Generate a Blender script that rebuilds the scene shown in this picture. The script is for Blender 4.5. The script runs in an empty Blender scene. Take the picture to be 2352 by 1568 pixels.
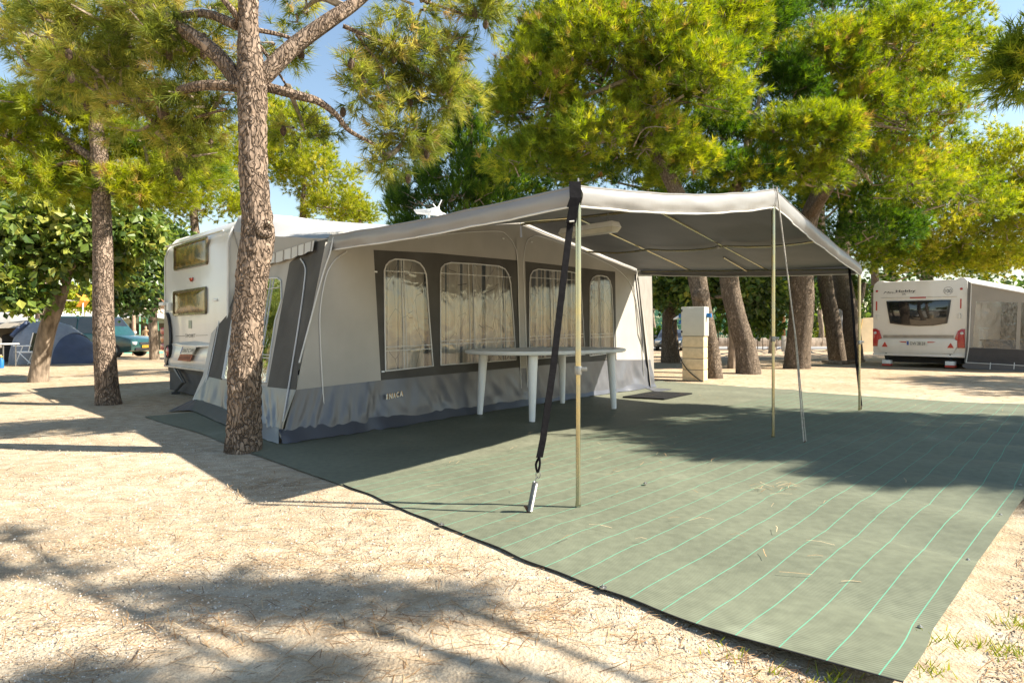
import bpy, bmesh, math, random
import numpy as np
from mathutils import Vector, noise
from mathutils.geometry import tessellate_polygon

# ------------------------------------------------------------------ camera, sky, sun, exposure
scene = bpy.context.scene
EYE = 0.92                      # camera height
F, CX, HZ = 1360.0, 1176.0, 763.0   # focal length / centre / horizon for a 2352 x 1568 picture
cam_d = bpy.data.cameras.new('camera'); cam = bpy.data.objects.new('camera', cam_d)
scene.collection.objects.link(cam); scene.camera = cam
cam.location = (0, 0, EYE); cam.rotation_euler = (math.radians(90), 0, 0)
cam_d.sensor_width = 36; cam_d.lens = 36 * F / 2352; cam_d.shift_y = -(784 - HZ) / 2352
cam_d.clip_start = 0.05; cam_d.clip_end = 2000
scene.render.resolution_x = 1024; scene.render.resolution_y = 682
SUN_EL = math.radians(43.5); SUN_H = Vector((0.995, -0.10)).normalized()
world = bpy.data.worlds.new('World'); scene.world = world; world.use_nodes = True
wn = world.node_tree; sky = wn.nodes.new('ShaderNodeTexSky'); sky.sky_type = 'NISHITA'; sky.sun_disc = False
sky.sun_elevation = SUN_EL; sky.sun_rotation = math.atan2(SUN_H.x, SUN_H.y); sky.air_density = 1.4; sky.dust_density = 0.3; sky.ozone_density = 1.0
wn.links.new(sky.outputs[0], wn.nodes['Background'].inputs[0]); wn.nodes['Background'].inputs[1].default_value = 0.075
sd = bpy.data.lights.new('sun', 'SUN'); sun = bpy.data.objects.new('sun', sd); scene.collection.objects.link(sun)
sd.energy = 5.0; sd.angle = math.radians(0.55); sd.color = (1.0, 0.925, 0.80)
sun.rotation_euler = Vector((SUN_H.x * math.cos(SUN_EL), SUN_H.y * math.cos(SUN_EL), math.sin(SUN_EL))).to_track_quat('Z', 'Y').to_euler()
sun.location = (20, -5, 20)
scene.view_settings.view_transform = 'Standard'; scene.view_settings.look = 'None'
scene.view_settings.exposure = 1.48; scene.view_settings.gamma = 1.0
scene.cycles.max_bounces = 5; scene.cycles.transparent_max_bounces = 12
scene.cycles.diffuse_bounces = 3

# ------------------------------------------------------------------ geometry of the place
def V3(*a): return Vector(a)
def gz(y): return -0.015 * (min(max(y, 15.0), 36.0) - 15.0)
def ray(x, y): return Vector(((x - CX) / F, 1.0, -(y - HZ) / F))
EYEP = Vector((0, 0, EYE))
def PD(x, y, Z): return EYEP + ray(x, y) * Z
def G(x, y, z=0.0):
    r = ray(x, y); Z = 10.0
    for _ in range(40):
        Z = min(max((gz(Z) + z - EYE) / r.z, 0.3), 200.0) if r.z < -1e-5 else 200.0
    return EYEP + r * Z
TH = math.radians(46.0)
DV = Vector((math.cos(TH), math.sin(TH), 0)); NV = Vector((-math.sin(TH), math.cos(TH), 0))
def DN(d, n, z=0.0): return DV * d + NV * n + Vector((0, 0, z))
def hit(x, y, p0, nrm):
    r = ray(x, y); return EYEP + r * ((p0 - EYEP).dot(nrm) / r.dot(nrm))
def PN(x, y, n): return hit(x, y, NV * n, NV)
def PDd(x, y, d): return hit(x, y, DV * d, DV)

# ------------------------------------------------------------------ objects
COL = scene.collection
ORIGIN = {}
def tag(o, label=None, cat=None, group=None, kind=None):
    if label: o['label'] = label
    if cat: o['category'] = cat
    if group: o['group'] = group
    if kind: o['kind'] = kind
    return o
def thing(name, label, cat, loc, rz=0.0, group=None):
    o = bpy.data.objects.new(name, None); COL.objects.link(o); o.empty_display_size = 0.2
    o.location = loc; o.rotation_euler = (0, 0, rz)
    ORIGIN[o.name] = Vector(loc) if rz == 0 else Vector((0, 0, 0))
    return tag(o, label, cat, group)
class MB:
    def __init__(s): s.v = []; s.f = []; s.uv = {}
    def add(s, verts, faces):
        b = len(s.v); s.v += [tuple(v) for v in verts]; s.f += [tuple(i + b for i in f) for f in faces]; return s
    def box(s, c, size, rz=0.0, ax=None):
        c = Vector(c); h = [q / 2 for q in size]
        X = ax[0] if ax else Vector((math.cos(rz), math.sin(rz), 0)); Y = ax[1] if ax else Vector((-math.sin(rz), math.cos(rz), 0)); Z = ax[2] if ax else Vector((0, 0, 1))
        vs = [c + X * (sx * h[0]) + Y * (sy * h[1]) + Z * (sz * h[2]) for sx in (-1, 1) for sy in (-1, 1) for sz in (-1, 1)]
        return s.add(vs, [(0, 1, 3, 2), (4, 6, 7, 5), (0, 4, 5, 1), (2, 3, 7, 6), (0, 2, 6, 4), (1, 5, 7, 3)])
    def tube(s, pts, r, n=8, cap=True, smooth=0):
        pts = [Vector(p) for p in pts]
        rs = list(r) if hasattr(r, '__len__') else [r] * len(pts)
        if smooth: pts, rs = catmull(pts, rs, smooth)
        b = len(s.v); prev = None; m = len(pts)
        for i, p in enumerate(pts):
            t = (pts[min(i + 1, m - 1)] - pts[max(i - 1, 0)])
            t = t.normalized() if t.length > 1e-9 else Vector((0, 0, 1))
            if prev is None:
                u = t.orthogonal().normalized()
            else:
                u = prev - t * prev.dot(t); u = u.normalized() if u.length > 1e-6 else t.orthogonal().normalized()
            prev = u; w = t.cross(u)
            for k in range(n):
                a = 2 * math.pi * k / n; s.v.append(tuple(p + u * (rs[i] * math.cos(a)) + w * (rs[i] * math.sin(a))))
        for i in range(m - 1):
            for k in range(n):
                a, c = b + i * n + k, b + i * n + (k + 1) % n
                s.f.append((a, c, c + n, a + n))
        if cap:
            s.f.append(tuple(b + k for k in reversed(range(n)))); s.f.append(tuple(b + (m - 1) * n + k for k in range(n)))
        return s
    def grid(s, fn, nu, nv):
        b = len(s.v)
        for j in range(nv + 1):
            for i in range(nu + 1): s.v.append(tuple(fn(i / nu, j / nv)))
        for j in range(nv):
            for i in range(nu):
                a = b + j * (nu + 1) + i; s.f.append((a, a + 1, a + nu + 2, a + nu + 1))
        return s
    def quad(s, a, b, c, d): return s.add([a, b, c, d], [(0, 1, 2, 3)])
    def poly(s, pts): return s.add(pts, [tuple(range(len(pts)))])
    def prism(s, pts, off):
        n = len(pts); off = Vector(off); vs = [Vector(p) for p in pts] + [Vector(p) + off for p in pts]
        fs = [tuple(range(n)), tuple(n + k for k in reversed(range(n)))] + [((k + 1) % n, k, k + n, (k + 1) % n + n) for k in range(n)]
        return s.add(vs, fs)
    def holed(s, outline, holes, flat):
        """flat: fn(point3)->2d for tessellation"""
        loops = [outline] + holes
        tri = tessellate_polygon([[Vector((*flat(p), 0)) for p in L] for L in loops])
        vs = [p for L in loops for p in L]
        return s.add(vs, [tuple(t) for t in tri])
    def lathe(s, c, prof, n=16, ax=None):
        c = Vector(c); X, Y, Z = ax if ax else (Vector((1, 0, 0)), Vector((0, 1, 0)), Vector((0, 0, 1)))
        b = len(s.v)
        for r, h in prof:
            for k in range(n):
                a = 2 * math.pi * k / n; s.v.append(tuple(c + X * (r * math.cos(a)) + Y * (r * math.sin(a)) + Z * h))
        for i in range(len(prof) - 1):
            for k in range(n):
                p, q = b + i * n + k, b + i * n + (k + 1) % n; s.f.append((p, q, q + n, p + n))
        s.f.append(tuple(b + k for k in reversed(range(n)))); s.f.append(tuple(b + (len(prof) - 1) * n + k for k in range(n)))
        return s
    def build(s, name, mat, parent=None, smooth=True, bevel=0, solid=0, uvfn=None):
        me = bpy.data.meshes.new(name)
        o0 = ORIGIN.get(parent.name, Vector((0, 0, 0))) if parent else Vector((0, 0, 0))
        if uvfn: uvs = [uvfn(Vector(v)) for v in s.v]
        me.from_pydata([tuple(Vector(v) - o0) for v in s.v], [], s.f)
        if uvfn:
            lay = me.uv_layers.new(name='UVMap'); li = np.empty(len(me.loops), dtype=np.int32); me.loops.foreach_get('vertex_index', li)
            lay.data.foreach_set('uv', np.array(uvs, dtype=np.float32)[li].ravel())
        if bevel or solid:
            bm = bmesh.new(); bm.from_mesh(me)
            if solid:
                bm.normal_update(); bmesh.ops.solidify(bm, geom=bm.faces[:], thickness=solid)
            if bevel:
                bmesh.ops.recalc_face_normals(bm, faces=bm.faces[:])
                ed = [e for e in bm.edges if len(e.link_faces) == 2 and e.calc_face_angle(0) > 0.5]
                bmesh.ops.bevel(bm, geom=ed, offset=bevel, segments=2, profile=0.6, affect='EDGES', clamp_overlap=True)
            bm.to_mesh(me); bm.free()
        me.update(); me.materials.append(mat)
        o = bpy.data.objects.new(name, me); COL.objects.link(o)
        if parent: o.parent = parent; ORIGIN[o.name] = o0
        if smooth:
            me.polygons.foreach_set('use_smooth', [True] * len(me.polygons))
            try: me.set_sharp_from_angle(angle=math.radians(38))
            except Exception: pass
        return o
def catmull(pts, rs, k):
    P = [pts[0] * 2 - pts[1]] + pts + [pts[-1] * 2 - pts[-2]]; out = []; ro = []
    for i in range(1, len(P) - 2):
        for j in range(k):
            t = j / k; a, b, c, d = P[i - 1], P[i], P[i + 1], P[i + 2]
            out.append(0.5 * ((2 * b) + (c - a) * t + (2 * a - 5 * b + 4 * c - d) * t * t + (3 * b - a - 3 * c + d) * t ** 3))
            ro.append(rs[i - 1] * (1 - t) + rs[i] * t)
    out.append(pts[-1]); ro.append(rs[-1]); return out, ro
def single(name, mb, mat, label, cat, group=None, base=None, **kw):
    """a thing that is one mesh; origin put at its base"""
    if base is None:
        a = np.array(mb.v); base = Vector((a[:, 0].mean(), a[:, 1].mean(), a[:, 2].min()))
    ORIGIN['__tmp'] = Vector(base)
    class _P: name = '__tmp'
    mb2 = MB(); mb2.v = [tuple(Vector(v) - base) for v in mb.v]; mb2.f = mb.f
    uv = kw.pop('uvfn', None)
    o = mb2.build(name, mat, None, uvfn=(lambda v: uv(v + base)) if uv else None, **kw)
    o.location = base; ORIGIN[o.name] = Vector(base)
    return tag(o, label, cat, group)
def array_mesh(name, verts, nper, mat, parent=None, tint=None):
    """verts (M*nper,3): every nper consecutive vertices are one face"""
    o0 = np.array(ORIGIN.get(parent.name, Vector((0, 0, 0)))) if parent else np.zeros(3)
    verts = np.asarray(verts, dtype=np.float32).reshape(-1, 3) - o0.astype(np.float32); m = len(verts) // nper
    me = bpy.data.meshes.new(name); me.vertices.add(m * nper); me.vertices.foreach_set('co', verts.ravel())
    me.loops.add(m * nper); me.loops.foreach_set('vertex_index', np.arange(m * nper, dtype=np.int32))
    me.polygons.add(m); me.polygons.foreach_set('loop_start', np.arange(0, m * nper, nper, dtype=np.int32))
    me.polygons.foreach_set('loop_total', np.full(m, nper, dtype=np.int32))
    if tint is not None:
        at = me.attributes.new('tint', 'FLOAT', 'POINT'); at.data.foreach_set('value', np.asarray(tint, dtype=np.float32).ravel())
    me.update(); me.materials.append(mat)
    o = bpy.data.objects.new(name, me); COL.objects.link(o)
    if parent: o.parent = parent; ORIGIN[o.name] = Vector(o0)
    return o
def text_mb(s, org, right, up, size, mb=None, depth=0.0, font_shear=0.0, width=None, bold=0.0):
    cu = bpy.data.curves.new('tmp_text', 'FONT'); cu.body = s; cu.size = 1.0; cu.shear = font_shear; cu.offset = bold; cu.resolution_u = 3
    ob = bpy.data.objects.new('tmp_text', cu); COL.objects.link(ob)
    dg = bpy.context.evaluated_depsgraph_get(); me = ob.evaluated_get(dg).to_mesh()
    vs = np.array([v.co[:] for v in me.vertices]); fs = [tuple(p.vertices) for p in me.polygons]
    ob.evaluated_get(dg).to_mesh_clear(); bpy.data.objects.remove(ob); bpy.data.curves.remove(cu)
    mb = mb or MB()
    x0, x1 = vs[:, 0].min(), vs[:, 0].max(); sx = (width / (x1 - x0)) if width else size
    nrm = right.cross(up).normalized()
    mb.add([org + right * ((v[0] - x0) * sx) + up * (v[1] * size) + nrm * depth for v in vs], fs)
    return mb

# ------------------------------------------------------------------ materials
MATS = {}
def nodes(name):
    m = bpy.data.materials.new(name); m.use_nodes = True; t = m.node_tree
    return m, t, t.nodes, t.links, t.nodes['Principled BSDF']
def ramp(t, stops, interp='LINEAR'):
    r = t.nodes.new('ShaderNodeValToRGB'); r.color_ramp.interpolation = interp; e = r.color_ramp.elements
    e[0].position, e[0].color = stops[0][0], (*stops[0][1], 1); e[1].position, e[1].color = stops[-1][0], (*stops[-1][1], 1)
    for p, c in stops[1:-1]:
        q = e.new(p); q.color = (*c, 1)
    return r
def tex(t, kind, scale, coord='Object', detail=4, stretch=None, **kw):
    n = t.nodes.new(kind); n.inputs['Scale'].default_value = scale
    if 'Detail' in n.inputs: n.inputs['Detail'].default_value = detail
    for k, v in kw.items():
        if hasattr(n, k): setattr(n, k, v)
    c = t.nodes.new('ShaderNodeTexCoord'); o = c.outputs[coord]
    if stretch:
        mp = t.nodes.new('ShaderNodeMapping'); mp.inputs['Scale'].default_value = stretch; t.links.new(o, mp.inputs[0]); o = mp.outputs[0]
    t.links.new(o, n.inputs['Vector']); return n
def mat(name, col, rough=0.6, metal=0.0, var=0.12, vscale=6.0, bump=0.0, bscale=40.0, stretch=None, spec=0.5, transl=0.0, coat=0.0, grime=0.0, col2=None):
    if name in MATS: return MATS[name]
    m, t, N, L, B = nodes(name)
    B.inputs['Roughness'].default_value = rough; B.inputs['Metallic'].default_value = metal
    B.inputs['Specular IOR Level'].default_value = spec; B.inputs['Coat Weight'].default_value = coat
    c2 = col2 or tuple(max(0, q * (1 - 2 * var)) for q in col); c1 = col if col2 else tuple(min(1, q * (1 + var)) for q in col)
    nz = tex(t, 'ShaderNodeTexNoise', vscale, detail=5, stretch=stretch)
    r = ramp(t, [(0.3, c2), (0.7, c1)]); L.new(nz.outputs['Fac'], r.inputs[0]); out = r.outputs[0]
    if grime:
        g = tex(t, 'ShaderNodeTexNoise', 2.3, detail=8, stretch=(1, 1, 0.25)); gr = ramp(t, [(0.5, (1, 1, 1)), (0.75, (1 - grime, 1 - grime * 1.1, 1 - grime * 1.35))]); L.new(g.outputs['Fac'], gr.inputs[0])
        mx = N.new('ShaderNodeMix'); mx.data_type = 'RGBA'; mx.blend_type = 'MULTIPLY'; mx.inputs[0].default_value = 1; L.new(out, mx.inputs[6]); L.new(gr.outputs[0], mx.inputs[7]); out = mx.outputs[2]
    L.new(out, B.inputs['Base Color'])
    if bump:
        bn = tex(t, 'ShaderNodeTexNoise', bscale, detail=6, stretch=stretch); b = N.new('ShaderNodeBump'); b.inputs['Strength'].default_value = bump; b.inputs['Distance'].default_value = 0.02
        L.new(bn.outputs['Fac'], b.inputs['Height']); L.new(b.outputs[0], B.inputs['Normal'])
    if transl:
        tr = N.new('ShaderNodeBsdfTranslucent'); L.new(out, tr.inputs[0]); ms = N.new('ShaderNodeMixShader'); ms.inputs[0].default_value = transl
        L.new(B.outputs[0], ms.inputs[1]); L.new(tr.outputs[0], ms.inputs[2]); L.new(ms.outputs[0], N['Material Output'].inputs[0])
    MATS[name] = m; return m
def foliage_mat(name, stops, transl=0.43, rough=0.55, spec=0.25):
    m, t, N, L, B = nodes(name); at = N.new('ShaderNodeAttribute'); at.attribute_name = 'tint'
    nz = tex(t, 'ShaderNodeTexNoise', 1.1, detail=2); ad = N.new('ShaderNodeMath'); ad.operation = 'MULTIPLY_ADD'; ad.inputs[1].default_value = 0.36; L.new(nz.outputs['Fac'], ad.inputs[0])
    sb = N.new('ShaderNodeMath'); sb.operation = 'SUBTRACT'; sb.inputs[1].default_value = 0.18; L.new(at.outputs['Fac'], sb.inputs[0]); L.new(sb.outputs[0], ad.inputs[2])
    r = ramp(t, stops); L.new(ad.outputs[0], r.inputs[0]); L.new(r.outputs[0], B.inputs['Base Color'])
    B.inputs['Roughness'].default_value = rough; B.inputs['Specular IOR Level'].default_value = spec
    tr = N.new('ShaderNodeBsdfTranslucent'); hs = N.new('ShaderNodeHueSaturation'); hs.inputs['Saturation'].default_value = 1.1; hs.inputs['Value'].default_value = 1.7; L.new(r.outputs[0], hs.inputs['Color']); L.new(hs.outputs[0], tr.inputs[0])
    ms = N.new('ShaderNodeMixShader'); ms.inputs[0].default_value = transl; L.new(B.outputs[0], ms.inputs[1]); L.new(tr.outputs[0], ms.inputs[2]); L.new(ms.outputs[0], N['Material Output'].inputs[0])
    return m
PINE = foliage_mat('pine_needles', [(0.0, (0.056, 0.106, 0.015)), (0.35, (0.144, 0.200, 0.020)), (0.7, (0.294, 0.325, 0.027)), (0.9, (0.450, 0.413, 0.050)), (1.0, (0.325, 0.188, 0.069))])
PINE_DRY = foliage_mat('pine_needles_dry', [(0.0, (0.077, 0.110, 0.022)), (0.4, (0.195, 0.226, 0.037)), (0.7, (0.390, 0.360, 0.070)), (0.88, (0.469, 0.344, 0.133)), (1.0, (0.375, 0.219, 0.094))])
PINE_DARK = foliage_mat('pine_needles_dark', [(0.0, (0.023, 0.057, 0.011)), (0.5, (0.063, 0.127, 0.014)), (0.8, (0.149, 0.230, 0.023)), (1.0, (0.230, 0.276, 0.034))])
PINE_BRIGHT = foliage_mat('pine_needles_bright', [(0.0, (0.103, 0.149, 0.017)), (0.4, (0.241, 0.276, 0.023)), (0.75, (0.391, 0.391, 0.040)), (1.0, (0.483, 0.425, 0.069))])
BROAD = foliage_mat('broad_leaves', [(0.0, (0.025, 0.056, 0.015)), (0.5, (0.075, 0.125, 0.025)), (0.85, (0.163, 0.225, 0.037)), (1.0, (0.325, 0.325, 0.062))], transl=0.3, rough=0.35, spec=0.5)
BROAD_Y = foliage_mat('broad_leaves_yellow', [(0.0, (0.10, 0.15, 0.015)), (0.6, (0.25, 0.29, 0.02)), (1.0, (0.42, 0.40, 0.04))], transl=0.45)
def bark_mat(name, plate, plate2, crack, scale=9.0, rough=0.9):
    m, t, N, L, B = nodes(name); B.inputs['Roughness'].default_value = rough; B.inputs['Specular IOR Level'].default_value = 0.15
    wob = tex(t, 'ShaderNodeTexNoise', 7.0, detail=3, stretch=(1, 1, 0.5)); tc = N.new('ShaderNodeTexCoord'); mp = N.new('ShaderNodeMapping'); mp.inputs['Scale'].default_value = (1, 1, 0.24); L.new(tc.outputs['Object'], mp.inputs[0])
    mx = N.new('ShaderNodeMix'); mx.data_type = 'RGBA'; mx.inputs[0].default_value = 0.26; L.new(mp.outputs[0], mx.inputs[6]); L.new(wob.outputs['Color'], mx.inputs[7])
    vo = N.new('ShaderNodeTexVoronoi'); vo.feature = 'DISTANCE_TO_EDGE'; vo.inputs['Scale'].default_value = scale * 3.4; L.new(mx.outputs[2], vo.inputs['Vector'])
    vc = N.new('ShaderNodeTexVoronoi'); vc.inputs['Scale'].default_value = scale * 3.4; L.new(mx.outputs[2], vc.inputs['Vector'])
    nz = tex(t, 'ShaderNodeTexNoise', 45, detail=6, stretch=(1, 1, 0.5))
    rp = ramp(t, [(0.2, plate), (0.8, plate2)]); L.new(vc.outputs['Color'], rp.inputs[0])
    rn = ramp(t, [(0.3, (0.55, 0.55, 0.55)), (0.7, (1.15, 1.12, 1.1))]); L.new(nz.outputs['Fac'], rn.inputs[0])
    mm = N.new('ShaderNodeMix'); mm.data_type = 'RGBA'; mm.blend_type = 'MULTIPLY'; mm.inputs[0].default_value = 1; L.new(rp.outputs[0], mm.inputs[6]); L.new(rn.outputs[0], mm.inputs[7])
    n3 = tex(t, 'ShaderNodeTexNoise', 26, detail=4, stretch=(1, 1, 0.3)); sbn = N.new('ShaderNodeMath'); sbn.operation = 'MULTIPLY_ADD'; sbn.inputs[1].default_value = 0.22; L.new(n3.outputs['Fac'], sbn.inputs[0]); sb2 = N.new('ShaderNodeMath'); sb2.operation = 'SUBTRACT'; sb2.inputs[1].default_value = 0.10; L.new(vo.outputs['Distance'], sb2.inputs[0]); L.new(sb2.outputs[0], sbn.inputs[2])
    re = ramp(t, [(0.0, (0, 0, 0)), (0.09, (1, 1, 1))]); L.new(sbn.outputs[0], re.inputs[0])
    mc = N.new('ShaderNodeMix'); mc.data_type = 'RGBA'; L.new(re.outputs[0], mc.inputs[0]); mc.inputs[6].default_value = (*crack, 1); L.new(mm.outputs[2], mc.inputs[7]); L.new(mc.outputs[2], B.inputs['Base Color'])
    hs = N.new('ShaderNodeMath'); hs.operation = 'MULTIPLY_ADD'; hs.inputs[1].default_value = 0.35; L.new(nz.outputs['Fac'], hs.inputs[0])
    rh = ramp(t, [(0.0, (0, 0, 0)), (0.16, (1, 1, 1))]); L.new(vo.outputs['Distance'], rh.inputs[0]); L.new(rh.outputs[0], hs.inputs[2])
    b = N.new('ShaderNodeBump'); b.inputs['Strength'].default_value = 1.0; b.inputs['Distance'].default_value = 0.025; L.new(hs.outputs[0], b.inputs['Height']); L.new(b.outputs[0], B.inputs['Normal'])
    return m
BARK = bark_mat('pine_bark', (0.25, 0.185, 0.135), (0.38, 0.29, 0.22), (0.125, 0.09, 0.066))
BARK_G = bark_mat('old_pine_bark', (0.20, 0.155, 0.11), (0.33, 0.26, 0.195), (0.13, 0.098, 0.07), scale=11)
BARK_S = mat('smooth_bark', (0.27, 0.21, 0.155), 0.9, var=0.3, vscale=14, bump=0.8, bscale=30, stretch=(1, 1, 0.3), spec=0.1)
TWIG = mat('twig_bark', (0.34, 0.275, 0.205), 0.9, var=0.3, vscale=20, spec=0.1)
BEIGE = mat('beige_canvas', (0.46, 0.43, 0.385), 0.85, var=0.07, vscale=1.7, bump=0.30, bscale=2.6, spec=0.15, grime=0.10)
BEIGE_L = mat('pale_canvas', (0.56, 0.53, 0.48), 0.8, var=0.05, bump=0.1, bscale=400, spec=0.2)
DARKC = mat('charcoal_canvas', (0.105, 0.098, 0.088), 0.85, var=0.12, vscale=3, bump=0.15, bscale=600, spec=0.15)
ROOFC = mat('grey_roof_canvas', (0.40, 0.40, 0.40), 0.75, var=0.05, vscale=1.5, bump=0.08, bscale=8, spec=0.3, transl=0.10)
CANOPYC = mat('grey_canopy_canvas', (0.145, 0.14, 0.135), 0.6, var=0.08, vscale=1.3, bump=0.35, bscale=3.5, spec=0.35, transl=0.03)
VALC = mat('grey_valance_vinyl', (0.26, 0.25, 0.24), 0.42, var=0.05, vscale=2, bump=0.15, bscale=10, spec=0.5)
PIPING = mat('white_piping', (0.72, 0.70, 0.66), 0.5, var=0.05)
WHITEP = mat('white_plastic', (0.86, 0.86, 0.84), 0.35, var=0.03, spec=0.5, grime=0.12)
WHITEB = mat('white_caravan_paint', (0.74, 0.725, 0.69), 0.28, var=0.03, vscale=1.2, bump=0.04, bscale=3, coat=0.3, grime=0.16)
CREAMB = mat('cream_caravan_paint', (0.84, 0.80, 0.73), 0.3, var=0.03, vscale=1.2, coat=0.3, grime=0.10)
BLACK = mat('black_rubber', (0.018, 0.018, 0.02), 0.6, var=0.2, spec=0.4)
STRAPM = mat('black_webbing', (0.012, 0.0115, 0.013), 0.85, var=0.2, vscale=60, spec=0.08)
GREYM = mat('galvanised_metal', (0.34, 0.34, 0.33), 0.42, metal=0.9, var=0.15, vscale=20)
BRASS = mat('zinc_yellow_tube', (0.56, 0.47, 0.25), 0.26, metal=0.95, var=0.25, vscale=9, col2=(0.40, 0.41, 0.33))
REDL = mat('red_lens', (0.50, 0.02, 0.02), 0.18, var=0.2, vscale=60, coat=0.6)
ORANGEL = mat('orange_lens', (0.62, 0.16, 0.02), 0.18, var=0.2, vscale=60, coat=0.6)
CLEARL = mat('clear_lens', (0.70, 0.70, 0.68), 0.12, var=0.25, vscale=40, coat=0.8)
DARKG = mat('dark_glass', (0.022, 0.022, 0.022), 0.06, var=0.3, vscale=2, coat=0.7, spec=0.6)
BRONZEG = mat('bronze_acrylic', (0.21, 0.13, 0.03), 0.22, var=0.45, vscale=7, bump=0.10, bscale=4, coat=0.25, spec=0.5)  # bronze tint, amber strengthened in the colour to stand for reflected sunlit trees
INK = mat('black_lettering', (0.03, 0.03, 0.035), 0.5, var=0.1)
def film(name, fac=0.3, rough=0.12, bump=0.7, scale=9.0):
    m, t, N, L, B = nodes(name); N.remove(B)
    tr = N.new('ShaderNodeBsdfTransparent'); tr.inputs[0].default_value = (0.98, 0.98, 0.97, 1); gl = N.new('ShaderNodeBsdfGlossy'); gl.inputs['Roughness'].default_value = rough
    nz = tex(t, 'ShaderNodeTexNoise', scale, detail=3.5, stretch=(1, 1, 0.8)); nz.inputs['Distortion'].default_value = 1.6
    b = N.new('ShaderNodeBump'); b.inputs['Strength'].default_value = bump; b.inputs['Distance'].default_value = 0.03; L.new(nz.outputs['Fac'], b.inputs['Height']); L.new(b.outputs[0], gl.inputs['Normal'])
    fr = N.new('ShaderNodeFresnel'); fr.inputs[0].default_value = 1.5; L.new(b.outputs[0], fr.inputs['Normal']); ad = N.new('ShaderNodeMath'); ad.operation = 'MULTIPLY_ADD'; ad.inputs[1].default_value = 1.0; ad.inputs[2].default_value = fac; ad.use_clamp = True; L.new(fr.outputs[0], ad.inputs[0])
    ms = N.new('ShaderNodeMixShader'); L.new(ad.outputs[0], ms.inputs[0]); L.new(tr.outputs[0], ms.inputs[1]); L.new(gl.outputs[0], ms.inputs[2]); L.new(ms.outputs[0], N['Material Output'].inputs[0]); return m
FILM = film('clear_window_film', 0.055, 0.05, 0.14, 5.0); FILM2 = film('clear_window_film_flat', 0.12, 0.1, 0.35, 4.0)
def skirt_mat(name, col):
    m, t, N, L, B = nodes(name); B.inputs['Roughness'].default_value = 0.34; B.inputs['Specular IOR Level'].default_value = 0.6
    nz = tex(t, 'ShaderNodeTexNoise', 3, detail=5); r = ramp(t, [(0.3, tuple(q * 0.85 for q in col)), (0.7, col)]); L.new(nz.outputs['Fac'], r.inputs[0]); L.new(r.outputs[0], B.inputs['Base Color'])
    n2 = tex(t, 'ShaderNodeTexNoise', 3.2, detail=3, stretch=(1, 1, 0.7)); n2.inputs['Distortion'].default_value = 1.0; b = N.new('ShaderNodeBump'); b.inputs['Strength'].default_value = 0.10; b.inputs['Distance'].default_value = 0.04; L.new(n2.outputs['Fac'], b.inputs['Height']); L.new(b.outputs[0], B.inputs['Normal']); return m
SKIRTM = skirt_mat('blue_grey_vinyl', (0.12, 0.122, 0.135)); SKIRTD = skirt_mat('dark_blue_vinyl', (0.07, 0.074, 0.09))
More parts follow.
